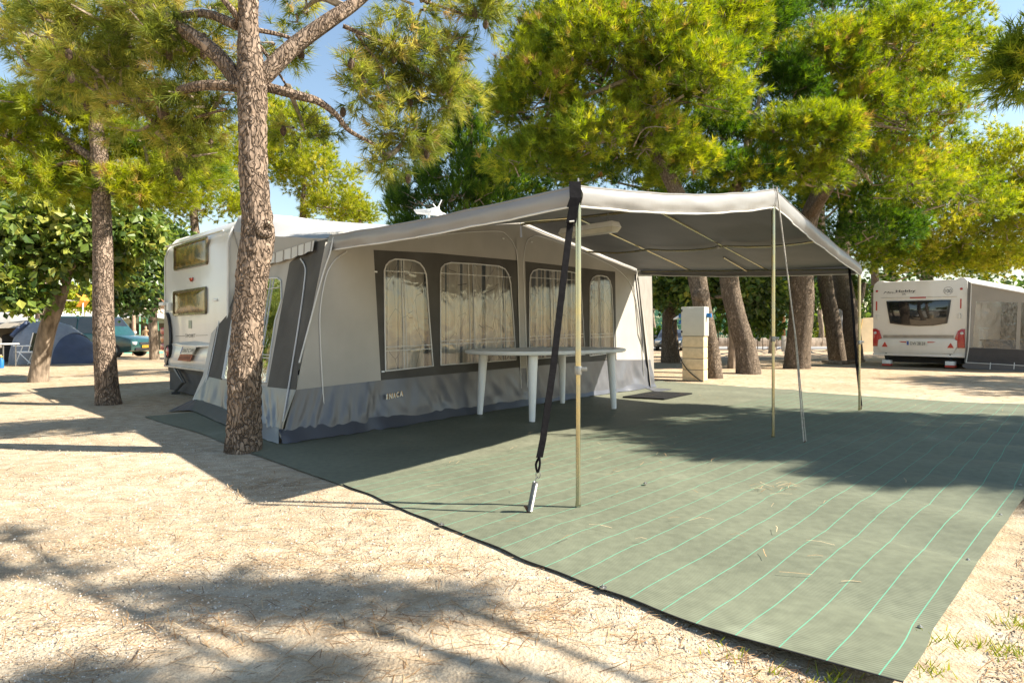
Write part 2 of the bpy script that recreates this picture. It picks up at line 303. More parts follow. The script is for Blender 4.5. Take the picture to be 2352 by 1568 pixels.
# ------------------------------------------------------------------ ground
def ground_mat():
    m, t, N, L, B = nodes('gravel_ground'); B.inputs['Roughness'].default_value = 0.95; B.inputs['Specular IOR Level'].default_value = 0.1
    big = tex(t, 'ShaderNodeTexNoise', 0.55, detail=6); mid = tex(t, 'ShaderNodeTexNoise', 9, detail=6); gr = tex(t, 'ShaderNodeTexVoronoi', 230); gr2 = tex(t, 'ShaderNodeTexVoronoi', 70); gr2.distance = 'EUCLIDEAN'
    rb = ramp(t, [(0.35, (0.33, 0.27, 0.19)), (0.6, (0.42, 0.355, 0.265))]); L.new(big.outputs['Fac'], rb.inputs[0])
    rg = ramp(t, [(0.0, (0.6, 0.58, 0.56)), (0.25, (0.88, 0.87, 0.86)), (0.8, (1.08, 1.07, 1.05)), (1.0, (1.25, 1.25, 1.25))]); sp = N.new('ShaderNodeSeparateColor'); L.new(gr.outputs['Color'], sp.inputs[0]); L.new(sp.outputs[0], rg.inputs[0])
    mx = N.new('ShaderNodeMix'); mx.data_type = 'RGBA'; mx.blend_type = 'MULTIPLY'; mx.inputs[0].default_value = 1; L.new(rb.outputs[0], mx.inputs[6]); L.new(rg.outputs[0], mx.inputs[7])
    rm = ramp(t, [(0.35, (0.78, 0.76, 0.74)), (0.65, (1.1, 1.1, 1.1))]); L.new(mid.outputs['Fac'], rm.inputs[0])
    m2 = N.new('ShaderNodeMix'); m2.data_type = 'RGBA'; m2.blend_type = 'MULTIPLY'; m2.inputs[0].default_value = 1; L.new(mx.outputs[2], m2.inputs[6]); L.new(rm.outputs[0], m2.inputs[7])
    # needle litter away from the pitch
    st = tex(t, 'ShaderNodeTexNoise', 14, detail=7, stretch=(0.35, 1.6, 1)); sx = N.new('ShaderNodeSeparateXYZ'); tc = N.new('ShaderNodeTexCoord'); L.new(tc.outputs['Object'], sx.inputs[0])
    mr = N.new('ShaderNodeMapRange'); mr.inputs[1].default_value = 6.0; mr.inputs[2].default_value = 14; mr.inputs[3].default_value = 0.30; mr.inputs[4].default_value = 0.9; L.new(sx.outputs[1], mr.inputs[0])
    rs = ramp(t, [(0.42, (0, 0, 0)), (0.60, (1, 1, 1))]); L.new(st.outputs['Fac'], rs.inputs[0]); mul = N.new('ShaderNodeMath'); mul.operation = 'MULTIPLY'; L.new(rs.outputs[0], mul.inputs[0]); L.new(mr.outputs[0], mul.inputs[1])
    m3 = N.new('ShaderNodeMix'); m3.data_type = 'RGBA'; L.new(mul.outputs[0], m3.inputs[0]); L.new(m2.outputs[2], m3.inputs[6]); m3.inputs[7].default_value = (0.36, 0.225, 0.115, 1); L.new(m3.outputs[2], B.inputs['Base Color'])
    ad = N.new('ShaderNodeMath'); ad.operation = 'MULTIPLY_ADD'; ad.inputs[1].default_value = 0.4; L.new(gr2.outputs['Distance'], ad.inputs[0]); L.new(mid.outputs['Fac'], ad.inputs[2])
    b = N.new('ShaderNodeBump'); b.inputs['Strength'].default_value = 0.8; b.inputs['Distance'].default_value = 0.012; L.new(ad.outputs[0], b.inputs['Height']); L.new(b.outputs[0], B.inputs['Normal']); return m
def spaced(a, b, c, n):      # dense around c
    u = np.linspace(-1, 1, n); s = np.sign(u) * np.abs(u) ** 2.6
    return np.where(s < 0, c + s * (c - a), c + s * (b - c))
gm = MB(); xs = spaced(-260, 260, 0, 150); ys = spaced(-60, 420, 3, 150)
for y in ys:
    for x in xs:
        w = noise.noise(Vector((x * 0.35, y * 0.35, 3))) * 0.035 + noise.noise(Vector((x * 1.7, y * 1.7, 1))) * 0.012
        d, n = x * DV.x + y * DV.y, x * NV.x + y * NV.y
        k = min(1, max(0, max(1.6 - d, d - 9.8, 0.1 - n, n - 8.2) / 1.2))
        gm.v.append((x, y, gz(y) + (w * k if y < 60 else 0)))
for j in range(149):
    for i in range(149):
        a = j * 150 + i; gm.f.append((a, a + 1, a + 151, a + 150))
GROUND = gm.build('ground', ground_mat()); tag(GROUND, kind='structure')
ROADM = mat('pale_asphalt', (0.30, 0.29, 0.275), 0.9, var=0.12, vscale=1.0, bump=0.3, bscale=60, spec=0.2)
road = MB().grid(lambda u, v: Vector((-60 + 150 * u, 42.5 + 7.5 * v, 0)) + Vector((0, 0, gz(42.5) + 0.045)), 40, 4)
tag(road.build('road', ROADM), kind='structure')

rng = np.random.default_rng(7)
# loose pebbles and needle litter: nobody could count them
def in_mat(x, y):
    d = x * DV.x + y * DV.y; n = x * NV.x + y * NV.y
    return (d > 1.72) & (d < 9.8) & (n > 0.2) & (n < 7.8)
def scatter(n, y0, y1):
    y = y0 + (y1 - y0) * rng.random(n) ** 1.6; x = (rng.random(n) * 2 - 1) * (y * 0.95 + 0.3)
    k = ~in_mat(x, y); return x[k], y[k]
def pebbles(n):
    x, y = scatter(n, 1.35, 6.5); r = rng.gamma(3.0, 0.0006, len(x)) + 0.0012; T = len(x)
    base = np.array([[1, 0, 0], [-0.4, 0.9, 0], [-0.5, -0.85, 0], [0, 0, 0.9]]); a = rng.random(T) * 6.28; ca, sa = np.cos(a), np.sin(a)
    v = base[None] * r[:, None, None] * rng.uniform(0.7, 1.3, (T, 4, 1)); vx = v[..., 0] * ca[:, None] - v[..., 1] * sa[:, None]; vy = v[..., 0] * sa[:, None] + v[..., 1] * ca[:, None]
    p = np.stack([vx + x[:, None], vy + y[:, None], v[..., 2] + 0.001], -1); tri = p[:, [0, 1, 3, 1, 2, 3, 2, 0, 3]]
    return tri.reshape(-1, 3), np.repeat(rng.random(T), 9)
def tint_mat(name, stops, rough=0.85):
    m, t, N, L, B = nodes(name); at = N.new('ShaderNodeAttribute'); at.attribute_name = 'tint'; r = ramp(t, stops); L.new(at.outputs['Fac'], r.inputs[0])
    nz = tex(t, 'ShaderNodeTexNoise', 90, detail=3); rn = ramp(t, [(0.3, (0.8, 0.8, 0.8)), (0.7, (1.1, 1.1, 1.1))]); L.new(nz.outputs['Fac'], rn.inputs[0]); mx = N.new('ShaderNodeMix'); mx.data_type = 'RGBA'; mx.blend_type = 'MULTIPLY'; mx.inputs[0].default_value = 1
    L.new(r.outputs[0], mx.inputs[6]); L.new(rn.outputs[0], mx.inputs[7]); L.new(mx.outputs[2], B.inputs['Base Color']); B.inputs['Roughness'].default_value = rough; B.inputs['Specular IOR Level'].default_value = 0.2; return m
PEB = tint_mat('pebble_stone', [(0.0, (0.12, 0.11, 0.105)), (0.12, (0.28, 0.22, 0.165)), (0.5, (0.42, 0.365, 0.285)), (0.85, (0.52, 0.47, 0.4)), (1.0, (0.65, 0.63, 0.6))])
pv, pt = pebbles(80000); o = array_mesh('pebbles', pv, 3, PEB, tint=pt); tag(o, 'loose pale pebbles strewn over the gravel', 'gravel', kind='stuff')
def litter(x, y, z, ln, wd, ang):
    T = len(x); c, s = np.cos(ang), np.sin(ang); bend = rng.normal(0, 0.25, T); mx, my = x + c * ln * 0.5 - s * bend * ln * 0.3, y + s * ln * 0.5 + c * bend * ln * 0.3
    ex, ey = x + c * ln, y + s * ln; px, py = -s * wd / 2, c * wd / 2; z0 = z + rng.uniform(0.001, 0.006, T); z1 = z + rng.uniform(0.002, 0.016, T); z2 = z + rng.uniform(0.001, 0.01, T)
    def P(a, b, zz): return np.stack([a, b, zz], -1)
    q1 = np.stack([P(x - px, y - py, z0), P(x + px, y + py, z0), P(mx + px, my + py, z1), P(mx - px, my - py, z1)], 1); q2 = np.stack([P(mx - px, my - py, z1), P(mx + px, my + py, z1), P(ex + px, ey + py, z2), P(ex - px, ey - py, z2)], 1)
    return np.concatenate([q1, q2], 1).reshape(-1, 3), np.repeat(rng.random(T), 8)
lx, ly = scatter(24000, 1.35, 14)
keep = np.array([noise.noise(Vector((a * 1.3, b * 1.3, 0))) + 0.5 * noise.noise(Vector((a * 4, b * 4, 5))) for a, b in zip(lx, ly)]) > rng.uniform(-0.45, 0.55, len(lx)); lx, ly = lx[keep], ly[keep]
cl = []; 
for cxy in ((870, 1180), (620, 1110), (350, 1090), (150, 1250), (700, 1290), (500, 1440), (1000, 1300), (1250, 1440), (860, 1430), (1650, 1540), (300, 1180), (90, 1420)):
    g = G(*cxy); m = 45; cl.append(np.stack([g.x + rng.normal(0, 0.13, m), g.y + rng.normal(0, 0.06, m)], -1))
cl = np.concatenate(cl); cl = cl[~in_mat(cl[:, 0], cl[:, 1])]; lx = np.concatenate([lx, cl[:, 0]]); ly = np.concatenate([ly, cl[:, 1]])
far = np.array([gz(b) for b in ly]); lv, lt = litter(lx, ly, far, rng.uniform(0.05, 0.12, len(lx)), 0.0013 + 0.00045 * ly, np.where(rng.random(len(lx)) < 0.5, rng.normal(0.1, 0.5, len(lx)), rng.random(len(lx)) * 6.28))
LIT = tint_mat('dry_needles', [(0.0, (0.12, 0.06, 0.03)), (0.4, (0.30, 0.165, 0.07)), (0.8, (0.46, 0.30, 0.15)), (1.0, (0.6, 0.45, 0.27))])
o = array_mesh('needle_litter', lv, 4, LIT, tint=lt); tag(o, 'dry brown pine needles strewn over the gravel', 'needle litter', kind='stuff')
m_n = 210; dd, nn_ = rng.uniform(1.95, 9.4, m_n), rng.uniform(0.5, 4.6, m_n); mx_, my_ = dd * DV.x + nn_ * NV.x, dd * DV.y + nn_ * NV.y
tw = []
for px, py in ((1790, 1125), (1770, 1135), (1800, 1130), (1745, 1140)):
    g = G(px, py)
    for _ in range(5): tw.append((g.x + rng.normal(0, .03), g.y + rng.normal(0, .05)))
tw = np.array(tw); mx_ = np.concatenate([mx_, tw[:, 0]]); my_ = np.concatenate([my_, tw[:, 1]])
lv, lt = litter(mx_, my_, np.full(len(mx_), 0.03), rng.uniform(0.04, 0.13, len(mx_)), 0.0026 * np.ones(len(mx_)), rng.normal(0.2, 0.7, len(mx_)))
o = array_mesh('mat_litter', lv, 4, LIT, tint=np.clip(lt + 0.25, 0, 1)); tag(o, 'scattered needles and twigs fallen on the green mats', 'needle litter', kind='stuff')
# low green weeds at the mat's edge
gv = []
for (px, py, k) in ((2190, 1480, 40), (2300, 1500, 60), (1920, 1566, 40), (1660, 1500, 16), (2140, 1540, 30), (2345, 1440, 40), (1800, 1552, 14)):
    g = G(px, py)
    for _ in range(k):
        x, y = g.x + rng.normal(0, .035), g.y + rng.normal(0, .03); a = rng.random() * 6.28; h = rng.uniform(.012, .04); w = .0025
        gv += [(x - w, y, .002), (x + w, y, .002), (x + math.cos(a) * h * .7, y + math.sin(a) * h * .7, h)]
o = array_mesh('weeds', gv, 3, PINE_BRIGHT, tint=np.repeat(rng.random(len(gv) // 3) * 0.8, 3)); tag(o, 'short yellow green weeds along the mat edge', 'weeds', kind='stuff')

# ------------------------------------------------------------------ ground mats
def mat_mat(name, stripes):
    m, t, N, L, B = nodes(name); B.inputs['Roughness'].default_value = 0.62; B.inputs['Specular IOR Level'].default_value = 0.3
    uv = N.new('ShaderNodeUVMap'); sx = N.new('ShaderNodeSeparateXYZ'); L.new(uv.outputs[0], sx.inputs[0])
    base = (0.152, 0.165, 0.112) if stripes else (0.165, 0.17, 0.118)
    n1 = tex(t, 'ShaderNodeTexNoise', 1.6, detail=8); n2 = tex(t, 'ShaderNodeTexNoise', 22, detail=4, stretch=(1, 1, 1)); r1 = ramp(t, [(0.3, tuple(q * 0.84 for q in base)), (0.55, base), (0.68, tuple(q * 1.12 for q in base)), (0.8, tuple(q * 1.5 + 0.03 for q in base))]); L.new(n1.outputs['Fac'], r1.inputs[0])
    r2 = ramp(t, [(0.3, (0.85, 0.85, 0.85)), (0.7, (1.1, 1.1, 1.1))]); L.new(n2.outputs['Fac'], r2.inputs[0]); mx = N.new('ShaderNodeMix'); mx.data_type = 'RGBA'; mx.blend_type = 'MULTIPLY'; mx.inputs[0].default_value = 1; L.new(r1.outputs[0], mx.inputs[6]); L.new(r2.outputs[0], mx.inputs[7]); out = mx.outputs[2]
    # fine weave
    wv = N.new('ShaderNodeMath'); wv.operation = 'MULTIPLY'; wv.inputs[1].default_value = 2 * math.pi / 0.011; L.new(sx.outputs[0], wv.inputs[0]); sn = N.new('ShaderNodeMath'); sn.operation = 'SINE'; L.new(wv.outputs[0], sn.inputs[0])
    mr = N.new('ShaderNodeMapRange'); mr.inputs[1].default_value = -1; mr.inputs[2].default_value = 1; mr.inputs[3].default_value = 0.74; mr.inputs[4].default_value = 1.12; L.new(sn.outputs[0], mr.inputs[0])
    m4 = N.new('ShaderNodeMix'); m4.data_type = 'RGBA'; m4.blend_type = 'MULTIPLY'; m4.inputs[0].default_value = 1; L.new(out, m4.inputs[6]); L.new(mr.outputs[0], m4.inputs[7]); out = m4.outputs[2]
    if stripes:
        fr = N.new('ShaderNodeMath'); fr.operation = 'MODULO'; fr.inputs[1].default_value = 0.131; L.new(sx.outputs[1], fr.inputs[0]); sb = N.new('ShaderNodeMath'); sb.operation = 'SUBTRACT'; sb.inputs[1].default_value = 0.065; L.new(fr.outputs[0], sb.inputs[0]); ab = N.new('ShaderNodeMath'); ab.operation = 'ABSOLUTE'; L.new(sb.outputs[0], ab.inputs[0])
        lt = N.new('ShaderNodeMath'); lt.operation = 'LESS_THAN'; lt.inputs[1].default_value = 0.0017; L.new(ab.outputs[0], lt.inputs[0])
        m5 = N.new('ShaderNodeMix'); m5.data_type = 'RGBA'; L.new(lt.outputs[0], m5.inputs[0]); L.new(out, m5.inputs[6]); m5.inputs[7].default_value = (0.11, 0.33, 0.215, 1); out = m5.outputs[2]
    L.new(out, B.inputs['Base Color'])
    b = N.new('ShaderNodeBump'); b.inputs['Strength'].default_value = 0.35; b.inputs['Distance'].default_value = 0.01; L.new(n1.outputs['Fac'], b.inputs['Height']); L.new(b.outputs[0], B.inputs['Normal']); return m
D0, D1, N0, N1 = 1.70, 9.62, 0.27, 3.2
PEGD = [2.17, 2.94, 3.78, 4.6, 5.45]
def stripe_mat(u, v):
    d = D0 + (D1 - D0) * u + 0.16 * v ** 1.5 * (1 - u); n = N0 + (N1 - N0) * v
    edge = max(0, 1 - (n - N0) / 0.75)                       # waves die out away from the pegged edge
    ph = (d - 2.17) / 0.80; sc = abs(math.sin(math.pi * ph))
    n += edge ** 1.5 * max(-.03, .075 - .04 * (d - 1.8))
    n2 = n - edge ** 2 * 0.028 * sc + 0.010 * noise.noise(Vector((d * 2.2, n * 1.5, 0)))
    d2 = d + 0.018 * noise.noise(Vector((n * 4.0, d * 0.5, 3))) + 0.02 * edge ** 2
    z = 0.011 + edge ** 1.3 * 0.040 * sc + .010 * max(0, 1 - (n - N0) / 1.6) * sc ** .5 + 0.006 * noise.noise(Vector((d * 1.6, n * 2.5, 7))) + 0.003 * noise.noise(Vector((d * 6, n * 3, 2)))
    z -= 0.004 * (edge ** 3) * (1 - sc)
    for pk in ((2.17, 1.2), (3.3, 1.2)):
        z += 0.004 * math.exp(-((d - pk[0]) / 0.05) ** 2)
    return DN(d2, n2, max(z, 0.010))
uvgrid = []
sm = MB().grid(stripe_mat, 230, 110)
o = None
def uv_of(i_u, i_v, nu, nv): return (D0 + (D1 - D0) * i_u / nu, N0 + (N1 - N0) * i_v / nv)
UVL = [uv_of(i, j, 230, 110) for j in range(111) for i in range(231)]
it = iter(UVL)
GMAT = thing('ground_mat', 'large green ground mat with thin mint stripes in front of the awning', 'ground mat', tuple(DN(5.7, 1.7)))
sm.build('striped_sheet', mat_mat('green_striped_mat', True), GMAT, uvfn=lambda v: next(it))
hem = MB().tube([stripe_mat(0, k / 60) + Vector((0, 0, -0.001)) - DV * 0.002 for k in range(61)], 0.0022, 6)
hem.build('dark_hem', BLACK, GMAT)
PEGM = mat('rusty_peg', (0.16, 0.09, 0.06), 0.7, metal=0.5, var=0.3, vscale=40)
for k, pd in enumerate(PEGD):
    p = DN(pd, N0 + 0.03 + max(-.03, .075 - .04 * (pd - 1.8)), 0.02); single('mat_peg', MB().lathe(p, [(0.008, 0), (0.008, 0.002), (0.004, 0.003), (0.003, 0.006), (0.001, 0.007)], 10), GREYM, 'small round metal peg pinning the scalloped edge of the striped mat', 'peg', 'pegs along the scalloped mat edge')
for k, (px, py) in enumerate(((1385, 1362), (1014, 1214), (1482, 1118))):
    p = G(px, py); single('mat_peg', MB().lathe(p + Vector((0, 0, 0.02)), [(0.014, 0), (0.014, 0.003), (0.005, 0.004), (0.004, 0.01), (0.001, 0.012)], 8), GREYM, 'small washer peg pushed through the striped mat', 'peg', 'washer pegs through the mat')
def plain_mat(u, v):
    d = 1.86 + 7.95 * u; n = 3.13 + 4.2 * v
    z = 0.004 + 0.002 * (noise.noise(Vector((d * 2.0, n * 2.0, 1))) + 1) + 0.012 * max(0, (d - 7.6) / 2) * (noise.noise(Vector((d * 3, n * 7, 4))) + 0.6)
    if n > 3.3: z += 0.003
    e = 0.05 * noise.noise(Vector((d * 0.8, n * 0.8, 9)))
    return DN(d + (e if (u < 0.01 or u > .99) else 0), n, max(z, 0.004))
pm = MB().grid(plain_mat, 120, 70); it2 = iter([(1.86 + 7.95 * i / 120, 3.13 + 4.2 * j / 70) for j in range(71) for i in range(121)])
pm2 = MB(); pm2.v, pm2.f = pm.v, pm.f
o = pm2.build('under_mat', mat_mat('plain_green_mat', False), None, uvfn=lambda v: next(it2)); tag(o, 'plain olive ground mat lying under the caravan awning', 'ground mat')
dm = [G(1430, 910, .03), G(1500, 898, .03), G(1590, 902, .03), G(1525, 915, .03)]
single('door_mat', MB().prism(dm, (0, 0, -0.016)), mat('black_doormat', (0.03, 0.03, 0.03), 0.95, var=0.3, vscale=60, bump=0.8, bscale=200, spec=0.1), 'small black rubber doormat at the awning corner', 'doormat')

# ------------------------------------------------------------------ trees
def unit(a): return a / np.maximum(np.linalg.norm(a, axis=-1, keepdims=True), 1e-9)
def needle_tris(P, D, L, N, nl, w, spread, rg, droop=0.0):
    T = len(P); t = rg.random((T, N, 1)); base = P[:, None] + D[:, None] * t * L
    r = rg.normal(size=(T, N, 3)); r -= (r * D[:, None]).sum(-1, keepdims=True) * D[:, None]; r = unit(r)
    nd = D[:, None] * (0.55 + 0.5 * t) + r * spread * rg.uniform(0.5, 1.15, (T, N, 1)); nd[..., 2] -= droop; nd = unit(nd)
    tip = base + nd * nl * rg.uniform(0.65, 1.1, (T, N, 1)); sd = unit(np.cross(nd, rg.normal(size=(T, N, 3)))) * w / 2
    return np.stack([base - sd, base + sd, tip], 2).reshape(-1, 3)
def leaf_quads(P, D, size, rg):
    T = len(P); sz = size * rg.uniform(0.6, 1.2, (T, 1)); s = unit(np.cross(D, rg.normal(size=(T, 3)))); nrm = np.cross(D, s)
    a = P; b = P + D * sz * 0.5 + s * sz * 0.36 + nrm * sz * 0.08; c = P + D * sz - nrm * sz * 0.1; d = P + D * sz * 0.5 - s * sz * 0.36 + nrm * sz * 0.08
    return np.stack([a, b, c, a, c, d], 1).reshape(-1, 3)
CONE = mat('pine_cone', (0.10, 0.065, 0.04), 0.9, var=0.3, vscale=60)
def tree(name, label, group, trunks, blobs, seed, bark=None, leafmat=None, kind='pine', clumpR=0.42, tuft=26, needles=34, nl=0.13, w=0.007, twigL=0.16, droop=0.12, spread=0.75, tsides=10, limbs=(), up=0.45, branchy=0.5, tint0=0.5, leaf=0.15, shell=0.5, knots=(), rough_trunk=0, cones=0):
    """trunks / limbs: lists of ([points], [radii]); blobs: (centre, (rx, ry, rz), clumps)"""
    rg = np.random.default_rng(seed); base = Vector(trunks[0][0][0]); root = thing(name, label, 'tree', tuple(base), 0, group)
    tb = MB()
    for pts, rs in trunks: tb.tube(pts, rs, tsides, smooth=8)
    if rough_trunk:
        tb = MB()
        for pts, rs in trunks:
            P, R = catmull([Vector(p) for p in pts], rs, rough_trunk); tb.tube(P, R, 64, cap=False)
            n = 64
            for i in range(len(P)):
                for k in range(n):
                    v = Vector(tb.v[i * n + k]); q = Vector((v.x * 19, v.y * 19, v.z * 8.0)) + 0.5 * noise.noise_vector(v * 9)
                    ds, _ = noise.voronoi(q); e = min(1, (ds[1] - ds[0]) * 2.6)
                    f = 1 + 0.09 * (e - 0.55) + 0.05 * noise.noise(v * 4); c = P[i]; tb.v[i * n + k] = tuple(c + (v - c) * f)
            break
        for pts, rs in trunks[1:]: tb.tube(pts, rs, tsides, smooth=8)
    tr = tb.build('trunk', bark or BARK, root)
    for k in knots: k.build('knot', bark or BARK, tr)
    bb = MB()
    for pts, rs in limbs: MB().tube(pts, rs, 8, smooth=6).build('branch', bark or BARK, root)
    Ps = []; Ds = []; Ts = []
    anchors = [Vector(p) for pts, rs in list(trunks) + list(limbs) for p in catmull([Vector(q) for q in pts], rs, 4)[0]]
    anc = np.array([a[:] for a in anchors])
    for (c, R, nc) in blobs:
        c = np.array(c); R = np.array(R); near = anc[np.argmin(np.linalg.norm(anc - c, axis=1))]
        if np.linalg.norm(near - c) > 0.3:
            mid = (near + c) / 2 + rg.normal(0, 0.08, 3); r0 = 0.018 + 0.02 * float(R.mean()); bb.tube([near, mid, c], [r0 * 1.6, r0, r0 * 0.6], 5, smooth=4)
        u = unit(rg.normal(size=(nc, 3))); u[:, 2] = np.where(u[:, 2] < -0.35, -u[:, 2] * 0.6, u[:, 2]); u = unit(u)
        rr = rg.uniform(shell, 1.0, (nc, 1)) ** 0.7; cp = c + u * R * rr; out = unit(u * np.array([1, 1, 0.8]) + np.array([0, 0, up]))
        for k in range(nc):
            if rg.random() < branchy:
                m = (c * 0.25 + cp[k] * 0.75) + rg.normal(0, 0.10, 3) * R.mean(); bb.tube([c + (cp[k] - c) * rg.uniform(.3, .6) + rg.normal(0, .10, 3) * R.mean(), m, cp[k] + out[k] * 0.1], [0.012 + 0.006 * R.mean(), 0.010, 0.004], 4, cap=False, smooth=3)
        off = rg.normal(size=(nc, tuft, 3)); off = unit(off) * rg.random((nc, tuft, 1)) ** 0.4 * clumpR * rg.uniform(0.6, 1.25, (nc, 1, 1))
        P = cp[:, None] + off; D = unit(off / clumpR * 0.9 + out[:, None] * 0.75 + rg.normal(0, 0.25, (nc, tuft, 3)) + np.array([0, 0, up * 0.6]))
        ct = rg.normal(0, 0.14, (nc, 1)) + rg.normal(0, 0.16, (nc, tuft)) + tint0 + 0.10 * (off * out[:, None]).sum(-1) / clumpR  # tufts toward the clump's outside tinted brighter, lit tips put into the colour
        Ps.append(P.reshape(-1, 3)); Ds.append(D.reshape(-1, 3)); Ts.append(ct.reshape(-1))
    P, D, T = np.concatenate(Ps), np.concatenate(Ds), np.clip(np.concatenate(Ts), 0.02, 0.99)
    tag(bb.build('twigs', TWIG if kind == 'pine' else BARK_S, root), kind='stuff')
    if kind == 'pine':
        tv = needle_tris(P - D * twigL * 0.6, D, twigL, needles, nl, w, spread, rg, droop); tint = np.repeat(T, needles * 3)
    else:
        k = needles; P2 = np.repeat(P, k, 0) + rg.normal(0, twigL, (len(P) * k, 3)); D2 = unit(np.repeat(D, k, 0) * 0.5 + rg.normal(0, 0.6, (len(P) * k, 3)) + np.array([0, 0, -droop])); tv = leaf_quads(P2, D2, leaf, rg); tint = np.repeat(np.clip(np.repeat(T, k) + rg.normal(0, 0.1, len(P) * k), 0, 1), 6)
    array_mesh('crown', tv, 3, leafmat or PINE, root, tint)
    if cones:
        cm = MB(); ok = P[rg.integers(0, len(P), cones)]
        for c in ok: cm.lathe(Vector(c) - Vector((0, 0, .06)), [(.006, -.05), (.024, -.03), (.03, 0), (.02, .03), (.004, .045)], 6)
        tag(cm.build('cones', CONE, root), kind='stuff')
    return root
def S(px, Z): return px * Z / F           # pixel size at a depth -> metres
def B(x, y, Z, rx, ry, rz, n): return (PD(x, y, Z), (S(rx, Z), rz, S(ry, Z)), n)
def trunk(pxs, Zb, wpx, dZ=0.0):
    pts = []; rs = []
    for i, (x, y) in enumerate(pxs):
        Z = Zb + dZ * i; pts.append(PD(x, y, Z)); rs.append(S(wpx[i] / 2, Z))
    pts[0] = pts[0] + Vector((0, 0, -0.06)); return (pts, rs)

# the pine in front of the awning
b1 = G(558, 1036); Z1 = b1.y
kn = MB(); kc = PD(607, 527, Z1 - 0.07); kn.lathe(kc, [(0.075, -0.05), (0.075, 0.0), (0.066, 0.03), (0.045, 0.042), (0.028, 0.03), (0.01, 0.012)], 18, ax=(Vector((0.8, 0.6, 0)).normalized(), Vector((0, 0, 1)), Vector((0.6, -0.8, 0.05)).normalized()))
nearpine = tree('pine_tree', 'thick scaly pine with a knot standing right beside the awning side wall', 'pines on the pitch',
    [trunk([(558, 1036), (561, 985), (565, 800), (578, 640), (592, 545), (584, 420), (580, 300), (578, 200), (570, 60), (573, -60), (580, -190)], Z1, [82, 74, 70, 69, 72, 62, 61, 66, 44, 42, 36])],
    [B(900, 130, 5.3, 95, 55, .5, 17), B(1000, 225, 5.6, 80, 70, .5, 19), B(930, 320, 5.5, 75, 50, .45, 14), B(830, 215, 5.2, 80, 45, .4, 9), B(1110, 30, 5.6, 65, 55, .4, 10), B(885, 378, 5.4, 40, 25, .3, 5), B(700, 20, 5.2, 80, 40, .4, 5), B(960, 15, 5.4, 90, 45, .5, 9), B(1020, 120, 5.6, 70, 50, .4, 10), B(650, 110, 5, 45, 45, .3, 3), B(700, 300, 5.2, 60, 30, .3, 3),
     B(430, 120, 4.9, 110, 55, .5, 16), B(300, 90, 5.1, 130, 70, .6, 23), B(170, 90, 5.3, 120, 75, .6, 21), B(480, 235, 4.9, 70, 40, .4, 10), B(380, 285, 5.1, 90, 50, .5, 16), B(270, 200, 5.2, 120, 60, .6, 21), B(50, 100, 5.6, 80, 110, .5, 14), B(430, 360, 5.3, 60, 35, .3, 5), B(130, 190, 5.5, 90, 50, .5, 14), B(480, 20, 5, 60, 30, .4, 4), B(380, 20, 5, 80, 25, .4, 4)],
    11, leafmat=PINE_DRY, clumpR=0.21, tuft=13, needles=30, nl=0.13, w=0.0062, twigL=0.06, droop=0.22, spread=0.95, up=0.05, branchy=0.95, tint0=0.44, cones=60, shell=0.25, knots=[kn], rough_trunk=46,
    limbs=[([PD(556, 200, 4.6), PD(494, 122, 4.6), PD(412, 63, 4.65), PD(346, 20, 4.7), PD(270, -20, 4.8)], [0.068, 0.060, 0.053, 0.048, 0.040]),
           ([PD(548, 200, 4.55), PD(480, 196, 4.5), PD(428, 204, 4.6), PD(353, 227, 4.9), PD(250, 235, 5.1)], [0.044, 0.040, 0.036, 0.029, 0.016]),
           ([PD(545, 60, 4.6), PD(478, 33, 4.7), PD(412, 36, 4.8), PD(330, 48, 5), PD(200, 45, 5.2), PD(100, 15, 5.3)], [0.040, 0.034, 0.029, 0.022, 0.016, 0.010]),
           ([PD(592, 190, 4.6), PD(673, 109, 4.7), PD(759, 46, 4.8), PD(812, 10, 4.9), PD(870, -40, 5)], [0.068, 0.064, 0.058, 0.051, 0.044]),
           ([PD(610, 200, 4.65), PD(690, 221, 4.7), PD(732, 234, 4.8), PD(772, 264, 4.9), PD(802, 300, 5), PD(854, 330, 5.2), PD(890, 360, 5.3)], [0.040, 0.037, 0.032, 0.024, 0.021, 0.014, 0.008]),
           ([PD(788, 60, 4.9), PD(848, 86, 5), PD(924, 122, 5.2), PD(970, 168, 5.4), PD(1030, 185, 5.5)], [0.019, 0.018, 0.014, 0.011, 0.006]),
           ([PD(818, 79, 5), PD(864, 138, 5.1), PD(881, 171, 5.2), PD(905, 240, 5.3)], [0.014, 0.013, 0.010, 0.006]),
           ([PD(590, 69, 4.6), PD(650, 82, 4.7), PD(690, 98, 4.8)], [0.020, 0.016, 0.012]),
           ([PD(592, 100, 4.65), PD(622, 140, 4.7), PD(660, 200, 4.8)], [0.016, 0.013, 0.008]),
           ([PD(560, 60, 4.6), PD(530, 20, 4.5), PD(490, -30, 4.5)], [0.028, 0.024, 0.020]),
           ([PD(924, 122, 5.2), PD(990, 95, 5.4), PD(1080, 85, 5.5)], [0.011, 0.009, 0.005]), ([PD(965, 0, 5.3), PD(1040, 25, 5.5), PD(1110, 45, 5.6)], [0.014, 0.011, 0.006]),
           ([PD(470, 80, 4.7), PD(380, 100, 5), PD(300, 150, 5.2), PD(180, 170, 5.4)], [0.016, 0.014, 0.011, 0.006]), ([PD(520, 250, 4.6), PD(450, 270, 4.9), PD(360, 300, 5.1)], [0.011, 0.010, 0.006])])
b2 = G(250, 928); Z2 = b2.y
